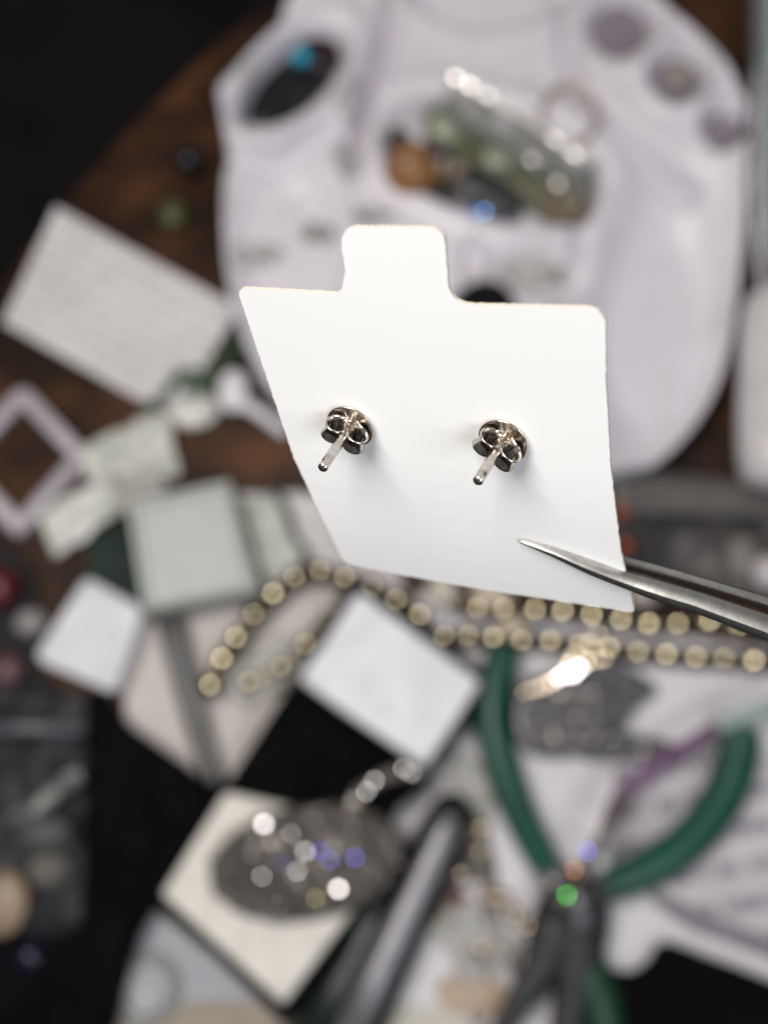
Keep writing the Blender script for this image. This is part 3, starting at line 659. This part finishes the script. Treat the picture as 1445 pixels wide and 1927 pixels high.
# ------------------------------------------------------------------ printed card
slab('printed_leaflet', 'white leaflet printed with lines of grey text under the pliers', 'leaflet', [(1160, 1430), (1260, 1405), (1560, 1450), (1560, 1800), (1440, 1757), (1330, 1718), (1225, 1668), (1150, 1640)], .7, 3.0, printed('leaflet_paper', (.64, .60, .635), (.24, .22, .26), 105, 330, math.radians(-9), .44, .85), .3)
t_ = slab('grey_board', 'grey board strip along the lower edge of the printed leaflet', 'board', [(1222, 1672), (1330, 1722), (1440, 1762), (1560, 1806), (1560, 1850), (1430, 1800), (1300, 1752), (1232, 1706)], .65, 2.2, mat('grey_board', (.24, .22, .25), .6), .3)
slab('black_pouch', 'black fabric pouch below the leaflet and grey board', 'pouch', [(p[0], p[1]) for p in smoothpoly([(1255, 1775), (1330, 1800), (1460, 1850), (1560, 1900), (1560, 2010), (1140, 2010), (1150, 1840), (1190, 1835), (1225, 1812)], 3)], .65, 7, BLACK, 1.5)

# ------------------------------------------------------------------ sparkling brooch
t = thing('crystal_brooch', 'silver fish shaped brooch set with sparkling crystals below the chains', 'brooch', P(1100, 1350, 0))
BRM = mat('pewter', (.20, .195, .215), .38, .75, col2=(.13, .125, .14), scale=200, bump=.5, bscale=350)
BZ = 6.0
for nm, pts, z1 in (('body', [(975, 1300), (1010, 1275), (1090, 1262), (1150, 1290), (1160, 1345), (1130, 1395), (1060, 1425), (995, 1415), (968, 1365)], 7.0), ('fin', [(1080, 1262), (1140, 1240), (1238, 1290), (1205, 1325), (1165, 1372), (1120, 1340)], 6.2), ('tail', [(1100, 1378), (1180, 1378), (1292, 1408), (1272, 1442), (1180, 1432), (1090, 1425)], 5.6)):
    g = prism([(p[0], p[1]) for p in smoothpoly(pts, 3)], 1.0, z1); obj(nm, g, BRM, t, bevel=1.4, bseg=3, sharp=50)
for j in range(5):
    for i in range(9):
        px, py = 990 + i * 21 + (j % 2) * 10, 1305 + j * 26
        if ell(px, py, 1065, 1350, 95, 75, 0) > 1: continue
        p = P(px, py, 7.4); inst('crystal', rr.choice(GM[:2]), p, t, rot=aim((Vector((rr.gauss(0, .16), rr.gauss(0, .16), 1))).normalized()), scale=1.25)
for px, py in ((1200, 1300), (1165, 1310), (1150, 1280), (1185, 1335), (1210, 1415), (1240, 1420), (1170, 1405), (1140, 1410)):
    inst('crystal', rr.choice(GM), P(px, py, 6.6), t, rot=aim((Vector((rr.gauss(0, .16), rr.gauss(0, .16), 1))).normalized()), scale=1.4)
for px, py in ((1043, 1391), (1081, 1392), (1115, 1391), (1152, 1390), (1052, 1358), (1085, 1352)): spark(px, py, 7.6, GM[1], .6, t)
t3 = thing('highlight_spray', 'added string of aimed crystals making the highlight over the back of the brooch', 'crystals', P(1070, 1260, 6))  # added stones stand in for the brooch's cluster of highlights
WM = mesh_of('warm_glint_stone', gem(1.0), mat('warm_glint_crystal', (.85, .70, .52), .08, .95), False)  # warm tint paints the dimmer edge of that highlight
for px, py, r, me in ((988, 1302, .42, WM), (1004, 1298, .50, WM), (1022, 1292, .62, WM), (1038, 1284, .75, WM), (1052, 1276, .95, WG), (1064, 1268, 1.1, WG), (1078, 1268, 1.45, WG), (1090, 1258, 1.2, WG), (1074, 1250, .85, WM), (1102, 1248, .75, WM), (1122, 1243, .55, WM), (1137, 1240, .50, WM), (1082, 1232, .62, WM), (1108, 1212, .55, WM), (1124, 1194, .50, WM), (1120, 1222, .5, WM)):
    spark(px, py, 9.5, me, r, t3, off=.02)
obj('wire', tube([P(x, y, 8.6) for x, y in ((985, 1305), (1035, 1290), (1075, 1262), (1100, 1230), (1135, 1185))], .6, 8), SILVER, t3)

# ------------------------------------------------------------------ green handled pliers
t = thing('pliers', 'pliers with two curved green rubber handles and dark steel jaws', 'pliers', P(1090, 1680, 0))
def handle(pxs, z, r):
    q = smoothpoly(pxs, 6, False); n = len(q)
    return tube([P(v[0], v[1], z) for v in q], [r * (.80 + .25 * math.sin(math.pi * min(1, .2 + .8 * i / n))) for i in range(n)], 18)
obj('handle', handle([(950, 1222), (930, 1290), (928, 1370), (950, 1460), (988, 1555), (1028, 1632)], 9, 4.9), GREEN, t)
obj('handle', handle([(1392, 1372), (1388, 1425), (1355, 1510), (1288, 1590), (1205, 1642), (1140, 1668)], 9, 5.4), GREEN, t)
SHK = mat('worn_steel', (.38, .36, .37), .4, .85, col2=(.16, .15, .15), scale=300)
obj('shank', tube([P(x, y, 9) for x, y in ((1028, 1630), (1052, 1668), (1078, 1705))], [3.6, 4.6, 5.6], 12, .7), SHK, t)
obj('shank', tube([P(x, y, 9.3) for x, y in ((1142, 1668), (1118, 1682), (1085, 1712))], [3.8, 4.8, 5.6], 12, .7), SHK, t)
obj('joint', ball(P(1080, 1712, 9.5), (9.5, 9.5, 5), 24, 12), DARKM, t)
obj('rivet', ball(P(1086, 1690, 14), (3.2, 3.2, 1.6), 16, 8), SHK, t)
JAW = mat('blackened_steel', (.055, .053, .056), .55, .6, col2=(.035, .034, .036), scale=300)
obj('jaw', tube([P(x, y, 9) for x, y in ((1066, 1712), (1042, 1770), (1012, 1830), (958, 1915), (915, 2010))], [8.0, 7.2, 4.6, 3.2, 3.0], 14, .7), JAW, t)
obj('jaw', tube([P(x, y, 8.6) for x, y in ((1096, 1718), (1086, 1780), (1080, 1850), (1068, 1920), (1060, 2010))], [7.4, 7.4, 5.6, 4.4, 4.2], 14, .7), JAW, t)
t = thing('pliers', 'second pair of pliers showing only a dark green handle end', 'pliers', P(1130, 1900, 0))
obj('handle', handle([(1098, 1800), (1112, 1850), (1130, 1900), (1150, 2020)], 7, 5.6), mat('bottle_green_rubber', (.010, .050, .024), .45), t)
obj('shank', tube([P(1098, 1800, 6.5), P(1085, 1770, 6), P(1078, 1740, 5.6)], [3.6, 3.2, 3.0], 10), DARKM, t)
bead('white_bead', 'small bright bead tucked in the crook of the pliers joint', 'bead', 1132, 1622, 17, mat('bright_bead', (.60, .60, .62), .2), z=12)
CW = mat('clear_wrapper', (.70, .69, .67), .2, trans=.4, ior=1.25, col2=(.50, .49, .44), scale=130, bump=.4, bscale=170)
for lb, q, z, sd in (('crumpled clear wrapper beside the hooked end of the bead chain', [(425, 1262), (548, 1190), (590, 1262), (455, 1335)], 1.2, 11),
                     ('crumpled clear wrapper under the charm bracelet links', [(800, 1735), (900, 1690), (985, 1790), (880, 1850)], 1.2, 12),
                     ('shiny clear wrapper scrap between plastic bag and pale green box', [(205, 905), (300, 880), (318, 945), (225, 975)], 5, 13),
                     ('torn clear wrapper beside the green pliers handle', [(845, 1420), (930, 1440), (925, 1560), (850, 1525)], 1.0, 14)):
    tag(obj('clear_wrapper', sheet(q, z, 22, 2.8, sd, .13, 1.6), CW, solid=.2), lb, 'wrapper', 'clear wrappers in the clutter')
# coil and ribbon
t = thing('wire_coil', 'bronze wire coil with coloured glints lying across the pliers joint', 'wire coil', P(1130, 1590, 2))
pts = [Vector((q[0], q[1])) for q in smoothpoly([(1180, 1492), (1150, 1545), (1118, 1600), (1085, 1655), (1060, 1700)], 8, False)]
vs = []
for i in range(len(pts) * 6):
    f = i / 6; k0 = min(int(f), len(pts) - 2); q = pts[k0].lerp(pts[k0 + 1], min(1, f - k0)); an = i * 2 * math.pi / 6
    c = P(q.x, q.y, 17); vs.append(c + Vector((1.7 * math.cos(an), .6 * math.cos(an), 1.7 * math.sin(an))))
obj('coil', tube(vs, .42, 6), mat('bronze_wire', (.25, .21, .17), .3, .9), t)
for px, py, me, r in ((1106, 1603, BG, .62), (1080, 1638, OG, .45), (1067, 1686, GG, .6), (1127, 1548, YG, .22)): spark(px, py, 19.5, me, r, t)  # tinted stones added to paint the metal's coloured glints
def ribbon_mat():
    m = mat('purple_ribbon', (.20, .10, .22), .4, col2=(.13, .05, .11), scale=60); return m
t = thing('ribbon', 'thin purple ribbon fading to pale green crossing the leaflet', 'ribbon', P(1280, 1440, 2))
obj('band', tube([P(q[0], q[1], 13) for q in smoothpoly([(1140, 1560), (1165, 1500), (1230, 1445), (1290, 1405), (1350, 1368)], 5, False)], 1.9, 10, .35), ribbon_mat(), t)
obj('band', tube([P(q[0], q[1], 13) for q in smoothpoly([(1350, 1368), (1395, 1348), (1480, 1318)], 5, False)], 2.0, 10, .35), mat('mint_ribbon', (.36, .46, .41), .4), t)

# ------------------------------------------------------------------ lower left clutter
t = thing('dark_zip_bag', 'dark zip bag of mixed findings beside the black leather pouch', 'bag', P(60, 1550, 0))
obj('film', sheet([(-60, 1275), (185, 1325), (160, 1760), (-60, 1800)], 4, 50, 5, 9, .05, 2), mat('charcoal_zip_film', (.014, .014, .018), .45, col2=(.032, .031, .036), scale=60, spec=.2), t, solid=.3)
obj('zip_strip', tube([P(x, y, 14.5) for x, y in ((-60, 1372), (40, 1370), (158, 1372))], 1.9, 10, .5), mat('grey_zip', (.085, .085, .10), .35), t)
obj('crease', sheet([(10, 1540), (150, 1440), (158, 1470), (40, 1580)], 11, 16, 2.2, 3, .1, 1.5), mat('grey_crease', (.10, .098, .095), .3, col2=(.05, .05, .05), scale=150), t, solid=.2)
bead('tan_stone', 'tan oval stone in the zip bag at the frame edge', 'stone', 8, 1700, 60, mat('tan_cabochon', (.30, .215, .14), .4), z=9, flat=.25, asp=.75)
bead('pale_stone', 'pale beige crumpled lump on the dark zip bag', 'stone', 95, 1640, 30, mat('beige_lump', (.17, .16, .135), .6, col2=(.06, .055, .05), scale=250), z=11, flat=.5, asp=1.3, amp=.4)
bead('grey_lump', 'grey translucent lump above the beige lump on zip bag', 'stone', 85, 1575, 36, mat('grey_lump', (.07, .069, .067), .5, col2=(.025, .025, .025), scale=250), z=11, flat=.4, asp=1.6, amp=.4)
bead('blue_bead', 'deep navy bead in the zip bag below the beige lump', 'bead', 62, 1800, 34, mat('navy_glass', (.010, .010, .035), .2), z=4)
slab('black_pouch', 'black leather pouch between zip bag and grey tool', 'pouch', [(p[0], p[1]) for p in smoothpoly([(160, 1312), (230, 1360), (372, 1462), (390, 1500), (330, 1620), (285, 1700), (240, 1790), (170, 1990), (-60, 1990), (-60, 1780), (150, 1740)], 3)], .1, 12.5, BLACK, 2.0)
slab('grey_card', 'pale blue grey card below the corner of the jewellery box', 'card', [(290, 1712), (400, 1800), (545, 1940), (520, 2000), (140, 2000), (215, 1840)], .1, 1.2, mat('blue_grey_card', (.39, .40, .43), .6, col2=(.36, .37, .40)), .2)
t = thing('clear_capsule', 'round translucent capsule lying on the blue grey card', 'capsule', P(275, 1860, 1.2))
obj('rim', ring(P(275, 1862, 2.4), 8.0, 1.3), mat('grey_capsule', (.30, .31, .32), .3), t); obj('disc', dome(P(275, 1862, 1.25), 6.6, 1.3), mat('pale_capsule', (.44, .45, .47), .35), t)
slab('tan_card', 'tan card strip at the bottom under the blue grey card', 'card', [(190, 1893), (480, 1885), (600, 1990), (170, 1990)], 1.25, 1.9, mat('tan_card', (.36, .31, .24), .7), .1)
bead('red_bead', 'glossy crimson bead at the frame edge above the zip bag', 'bead', -2, 1105, 40, mat('crimson_glass', (.11, .005, .012), .35, col2=(.07, .004, .009)), z=4, flat=.6, asp=.9)
slab('black_cloth', 'black cloth patch under the crimson bead', 'cloth', [(p[0], p[1]) for p in smoothpoly([(-60, 1040), (40, 1050), (70, 1130), (75, 1250), (120, 1320), (-60, 1340)], 3)], .1, 2.6, mat('black_cloth', (.010, .009, .010), .8), .6)
bead('white_bead', 'small white lump between black cloth and white box', 'bead', 58, 1172, 24, mat('white_lump', (.28, .265, .265), .5), z=2.6, flat=.5, asp=1.2, amp=.2)
bead('pink_bead', 'dusty pink bead on the black cloth above the zip bag', 'bead', 12, 1262, 34, mat('dusty_pink', (.12, .05, .06), .4, col2=(.08, .03, .04)), z=2.6, flat=.5)
bead('blue_bead', 'tiny blue bead added as a glint at the lip of the middle well', 'bead', 893, 396, 7, mat('blue_glint_glass', (.05, .2, .8), .1), z=21)  # blue bead stands in for a coloured glint
t = thing('tray_glints', 'pair of tiny tinted stones added as a blue glint on the tray above the card tab', 'crystals', TB(905, 400))
spark(911, 398, 25, mesh_of('azure_glint_stone', gem(1.0), mat('azure_glint_crystal', (.14, .40, .95), .05, .95), False), .62, t); spark(882, 399, 25, BG, .22, t)  # aimed blue stones paint the coloured glint on the tray

# ------------------------------------------------------------------ the earring card
cN = RIGHT * -.34 - UP * .635 - FWD * .695
cN.normalize()
C0 = D(850, 820, 84.0)
def PC_(px, py, lift=0.0):
    d = ray(px, py); o = C0 + cN * lift
    return EYE + d * ((o - EYE).dot(cN) / d.dot(cN))
cX = (PC_(1140, 590) - PC_(448, 543)).normalized(); cY = cN.cross(cX).normalized()
def bend(x, y):                               # mm, out of plane: the lower half sags back, tab leans back slightly
    return -0.0055 * min(0, y + 2) ** 2 - 0.0012 * max(0, y - 6) ** 2 + 0.0009 * x * x * (0.3 if y > 0 else 1) * 0
BENDF = 1.0
def card_pt(px, py, lift=0.0):
    p = PC_(px, py)
    for _ in range(4):
        q = p - C0; p = PC_(px, py, bend(q.dot(cX), q.dot(cY)) * BENDF)
    return p + cN * lift

card_px = []
def arc(pts, n=6): card_px.extend(smoothpoly(pts, n, False))
def corner(a, b, c, r, n=7):                 # rounded corner at b
    a, b, c = Vector(a), Vector(b), Vector(c); p = b + (a - b).normalized() * r; q = b + (c - b).normalized() * r
    return [(p * (1 - t) ** 2 + b * 2 * t * (1 - t) + q * t * t) for t in [i / n for i in range(n + 1)]]
TL, TR_, BR, BL = (444, 541), (1138, 582), (1194, 1153), (652, 1064)
T1, T2, T3, T4 = (646, 556), (643, 428), (836, 429), (846, 566)
outline = []
outline += corner(BL, TL, T1, 20)
outline += corner(TL, (646, 553), T2, 22)
outline += [Vector((650, 505)), Vector((643, 472))]
outline += corner((643, 472), (642, 427), T3, 30)
outline += corner(T2, (836, 427), T4, 33)
outline += corner(T3, (846, 572), TR_, 44)
outline += corner((846, 568), (1136, 580), BR, 36)
outline += [Vector((1140, 720)), Vector((1149, 880)), Vector((1168, 1040))]
outline += corner((1168, 1040), BR, BL, 7)
outline += [Vector((1050, 1131)), Vector((900, 1108)), Vector((760, 1083))]
outline += corner((760, 1083), (650, 1062), (600, 962), 16)
outline += [Vector((600, 962)), Vector((553, 862)), Vector((515, 750)), Vector((478, 640))]
dense = []
for i in range(len(outline)):
    a, b = outline[i], outline[(i + 1) % len(outline)]; n = max(1, int((b - a).length / 5))
    for k in range(n): dense.append(a.lerp(b, k / n))
rag = random.Random(5)
loc = []
for q in dense:
    p = card_pt(q[0], q[1]) - C0; loc.append(Vector((p.dot(cX) + rag.gauss(0, .018), p.dot(cY) + rag.gauss(0, .018), 0)))
a_ = sum(loc[i].x * loc[(i + 1) % len(loc)].y - loc[(i + 1) % len(loc)].x * loc[i].y for i in range(len(loc)))
if a_ < 0: loc.reverse()
TH = 0.32
import bmesh
bm = bmesh.new()
tv = [bm.verts.new(v * S) for v in loc]
face = bm.faces.new(tv); bm.normal_update()
bmesh.ops.triangulate(bm, faces=[face], ngon_method='EAR_CLIP')
for k in range(1, 24):                        # cut the sheet so that it can bend a little
    y = -20 + k * 1.7
    bmesh.ops.bisect_plane(bm, geom=bm.verts[:] + bm.edges[:] + bm.faces[:], plane_co=(0, y * S, 0), plane_no=(0, 1, 0))
for k in range(1, 20):
    bmesh.ops.bisect_plane(bm, geom=bm.verts[:] + bm.edges[:] + bm.faces[:], plane_co=((-16 + k * 1.7) * S, 0, 0), plane_no=(1, 0, 0))
for v in bm.verts:
    v.co.z += bend(v.co.x / S, v.co.y / S) * S * BENDF
nf = list(bm.faces)
ext = bmesh.ops.extrude_face_region(bm, geom=nf)
newv = [e for e in ext['geom'] if isinstance(e, bmesh.types.BMVert)]
for v in newv: v.co.z += 0.0
old = [v for v in bm.verts if v not in set(newv)]
for v in old: v.co.z -= TH * S
bmesh.ops.recalc_face_normals(bm, faces=bm.faces[:])
me = bpy.data.meshes.new('earring_card'); bm.to_mesh(me); bm.free()
def card_mat():
    m = mat('card_face', (.865, .868, .862), .62, col2=(.855, .858, .852), scale=60, spec=.25).copy(); m.name = 'linen_card'
    nt = m.node_tree; b = nt.nodes['Principled BSDF']; tc = [x for x in nt.nodes if x.type == 'TEX_COORD'][0]
    hs = []
    for dr in ('X', 'Y'):
        wv = nt.nodes.new('ShaderNodeTexWave'); wv.wave_type = 'BANDS'; wv.bands_direction = dr; wv.inputs['Scale'].default_value = 1000 if dr == 'X' else 760; wv.inputs['Distortion'].default_value = .6; wv.inputs['Detail'].default_value = 0
        nt.links.new(tc.outputs['Object'], wv.inputs['Vector']); hs.append(wv.outputs['Fac'])
    mu = nt.nodes.new('ShaderNodeMath'); mu.operation = 'MULTIPLY'; nt.links.new(hs[0], mu.inputs[0]); nt.links.new(hs[1], mu.inputs[1])
    bp = nt.nodes.new('ShaderNodeBump'); bp.inputs['Strength'].default_value = .05; bp.inputs['Distance'].default_value = .00005
    sx = nt.nodes.new('ShaderNodeSeparateXYZ'); nt.links.new(tc.outputs['Object'], sx.inputs[0])     # the weave is embossed along the upper border and the tab
    mr = nt.nodes.new('ShaderNodeMapRange'); mr.interpolation_type = 'SMOOTHSTEP'; mr.inputs[1].default_value = .0085; mr.inputs[2].default_value = .0125; mr.inputs[3].default_value = .06; mr.inputs[4].default_value = 1
    nt.links.new(sx.outputs[1], mr.inputs[0])
    m2 = nt.nodes.new('ShaderNodeMath'); m2.operation = 'MULTIPLY'; nt.links.new(mu.outputs[0], m2.inputs[0]); nt.links.new(mr.outputs[0], m2.inputs[1])
    nt.links.new(m2.outputs[0], bp.inputs['Height']); nt.links.new(bp.outputs['Normal'], b.inputs['Normal'])
    return m
EDGE = mat('card_core', (.74, .69, .58), .85)
me.materials.append(card_mat()); me.materials.append(EDGE)
for p in me.polygons:
    if abs(p.normal.z) < .6: p.material_index = 1
M = Matrix((cX, cY, cN)).transposed().to_4x4()
card = bpy.data.objects.new('earring_card', me); COL.objects.link(card)
card.matrix_world = Matrix.Translation(C0 * S) @ M
tag(card, 'tilted white linen textured card with hanging tab carrying two stud earrings', 'earring card')
# ------------------------------------------------------------------ stud earrings and butterfly backs
def clutch_half(sgn):
    path = [(sgn * (.30 + .60 * i / 5), .20 + .34 * sst(0, 1, i / 5), None) for i in range(6)]
    N = 34
    for i in range(1, N + 1):
        an = math.radians(-90 + i / N * 318); rad = .64 - .02 * i / N
        path.append((sgn * (.90 + rad * math.cos(an)), .54 + .64 + rad * math.sin(an), an))
    W = 9; top = []
    for i, (x, z, an) in enumerate(path):
        if an is None: w_ = .95; nx, nz = 0, -1.0; fl = .02
        else:
            t_ = (i - 5) / N
            w_ = .95 + (.62 - .95) * sst(0, .25, t_); nx, nz = sgn * math.cos(an), math.sin(an); fl = .17 * sst(0, .25, t_)
        row = []
        for k in range(W):
            s_ = -1 + 2 * k / (W - 1)
            row.append(Vector((x + nx * fl * s_ * s_, w_ * s_ - .16, z + nz * fl * s_ * s_)))
        top.append(row)
    vs = [v for r in top for v in r]; fs = []
    for i in range(len(top) - 1):
        for k in range(W - 1):
            a = i * W + k; f = [a, a + W, a + W + 1, a + 1]
            fs.append(f if sgn > 0 else f[::-1])
    return vs, fs
def plate_geo():
    n, m = 44, 9; vs = []; fs = []
    for j in range(m):
        r = .42 + (1.86 - .42) * j / (m - 1)
        for k in range(n):
            an = 2 * math.pi * k / n; q = r / 1.86
            vs.append(Vector((r * math.cos(an), r * (1.02 if math.sin(an) > 0 else .80) * math.sin(an), .10 + .30 * q ** 3 - .16 * math.exp(-((q - .15) / .2) ** 2) * 0 + .02 * math.sin(3 * an + r) * q)))
    for j in range(m - 1):
        for k in range(n): k2 = (k + 1) % n; fs.append([j * n + k, (j + 1) * n + k, (j + 1) * n + k2, j * n + k2])
    return vs, fs
def local_obj(name, geo, material, parent, solid=0, sharp=None, sub=0):
    me = mesh_of(name, geo, material)
    if sharp: me.set_sharp_from_angle(angle=math.radians(sharp))
    o = bpy.data.objects.new(name, me); COL.objects.link(o); o.parent = parent
    if solid: md = o.modifiers.new('thickness', 'SOLIDIFY'); md.thickness = solid * S; md.offset = 0
    if sub: md = o.modifiers.new('sub', 'SUBSURF'); md.levels = sub; md.render_levels = sub
    return o
def earring(plate_px, dirpx, tip_px, which):
    b = card_pt(*plate_px, 0.0)
    x1 = card_pt(plate_px[0] + dirpx[0], plate_px[1] + dirpx[1]) - b
    L = min((math.hypot(proj(b + cN * (q / 20))[0] - tip_px[0], proj(b + cN * (q / 20))[1] - tip_px[1]), q / 20) for q in range(20, 240))[1]
    ax = (D(tip_px[0], tip_px[1], (b + cN * L - EYE).dot(FWD)) - b); L = ax.length; ax.normalize()     # posts lean a little
    x1 -= ax * x1.dot(ax); x1.normalize()
    y1 = ax.cross(x1)
    m = Matrix.Translation(b * S) @ Matrix((x1, y1, ax)).transposed().to_4x4()
    st = thing('stud_earring', 'silver stud earring whose post comes through the card %s' % which, 'earring', b, 'stud earrings on the card')
    st.matrix_world = m
    PW = .37
    prof = [(-1.2, PW), (0, PW), (L * .5, PW), (L - .75, PW), (L - .62, PW * .86), (L - .48, PW * .86), (L - .36, PW), (L - .12, PW), (L - .02, PW * .8)] if which.startswith('nearer') else [(-1.2, PW), (0, PW), (L * .5, PW), (L - .35, PW), (L - .2, PW * 1.1), (L, PW * 1.0), (L + .12, PW * .75)]
    local_obj('post', tube([(0, 0, z) for z, r in prof], [r for z, r in prof], 20, upv=Vector((0, 1, 0))), mat('post_silver', (.62, .585, .55), .22, 1.0, col2=(.45, .40, .35), scale=1300, bump=.1, bscale=1800), st, sharp=35)
    local_obj('ornament', ball((0, 0, -1.9), (1.6, 1.6, 1.2), 18, 12), SILVER, st)
    bk = thing('butterfly_clutch', 'butterfly friction back with two scrolls on the stud %s' % which, 'earring back', b, 'butterfly earring backs')
    bk.matrix_world = m
    local_obj('plate', plate_geo(), SILVER, bk, solid=.14)
    for sg in (-1, 1): local_obj('scroll', clutch_half(sg), SILVER, bk, solid=.13)
    local_obj('collar', ring((0, 0, .20), .48, .07, 24, 8), SILVER, bk)
    for sg in (-1, 1):
        local_obj('crease', tube([(0, sg * .45, .22), (.0, sg * 1.0, .20), (0, sg * 1.5, .27), (0, sg * 1.83, .40)], [.11, .08, .06, .03], 8, upv=Vector((0, 0, 1))), SILVER, bk)
earring((661, 799), (47, 23), (606, 882), 'nearer the slanting long edge')
earring((948, 827), (51, 33), (898, 907), 'nearer the tweezers side')

# ------------------------------------------------------------------ tweezers
def arm(stations, front):
    vs = []; fs = []
    for (ux, uy, lx, ly, dep) in stations:
        U, L = D(ux, uy, dep), D(lx, ly, dep); wv = L - U; w_ = wv.length
        vw = (EYE - (U + L) / 2).normalized()
        if front: prof = [(0, 0), (.25, .14), (.60, .30), (.68, .30), (.92, .12), (1, 0), (.9, -.18), (.5, -.26), (.1, -.18)]
        else: prof = [(0, 0), (.08, .16), (.34, .26), (.46, .24), (.52, -.02), (.62, -.42), (.86, -.75), (.5, -.80), (.1, -.4)]
        for s_, h_ in prof: vs.append(U + wv * s_ + vw * (h_ * w_))
    n = 9
    for i in range(len(stations) - 1):
        for k in range(n): k2 = (k + 1) % n; fs.append([i * n + k, i * n + k2, (i + 1) * n + k2, (i + 1) * n + k])
    fs.append(list(range(n))[::-1]); fs.append([(len(stations) - 1) * n + k for k in range(n)])
    return vs, fs
def dep_card(px, py): return (card_pt(px, py) - EYE).dot(FWD)
def lerp_tab(tab, x):
    for (x0, y0), (x1, y1) in zip(tab, tab[1:]):
        if x <= x1: return y0 + (y1 - y0) * (x - x0) / (x1 - x0)
    (x0, y0), (x1, y1) = tab[-2:]; return y1 + (y1 - y0) / (x1 - x0) * (x - x1)
FU = [(974, 1017.0), (982, 1015.5), (1000, 1018), (1045, 1030), (1110, 1052), (1170, 1074), (1300, 1110), (1445, 1157), (2200, 1410)]
FL = [(974, 1019.5), (982, 1023), (1000, 1031), (1045, 1051), (1110, 1083), (1170, 1106), (1235, 1132), (1300, 1151), (1445, 1208), (2200, 1475)]
RU = [(1090, 1024), (1168, 1043), (1300, 1079), (1445, 1122), (2200, 1375)]
RL = [(1090, 1052), (1168, 1074), (1300, 1112), (1445, 1158), (2200, 1440)]
d0 = dep_card(975, 1018); d1 = dep_card(1170, 1090); slope = (d1 - d0) / 195.0
st1 = []; st2 = []
for i in range(26):
    x = 974 + (i / 25) ** 1.6 * 1226
    w_ = (lerp_tab(FL, x) - lerp_tab(FU, x)) * .038
    dd = min(dep_card(min(x, 1185), (lerp_tab(FU, x) + lerp_tab(FL, x)) / 2), 1e9) if x < 1185 else d1 + (x - 1170) * -.006
    st1.append((x, lerp_tab(FU, x), x, lerp_tab(FL, x), dd - .30 - .36 * w_))
for i in range(22):
    x = 1090 + (i / 21) ** 1.4 * 1110
    dd = d1 + (x - 1170) * -.005 + 2.9
    st2.append((x, lerp_tab(RU, x), x, lerp_tab(RL, x), dd))
t = thing('tweezers', 'pointed steel tweezers gripping the lower corner of the card', 'tweezers', D(2200, 1430, d1 - 5))
TW = mat('brushed_steel', (.56, .55, .53), .34, 1.0, col2=(.46, .45, .43), scale=1800, bump=.035, bscale=5200)
obj('arm', arm(st1, True), TW, t, sharp=28)
obj('arm', arm(st2, False), TW, t, sharp=28)
obj('joint', ball(D(2205, 1432, d1 - 5), (6, 4, 4), 16, 10), TW, t)
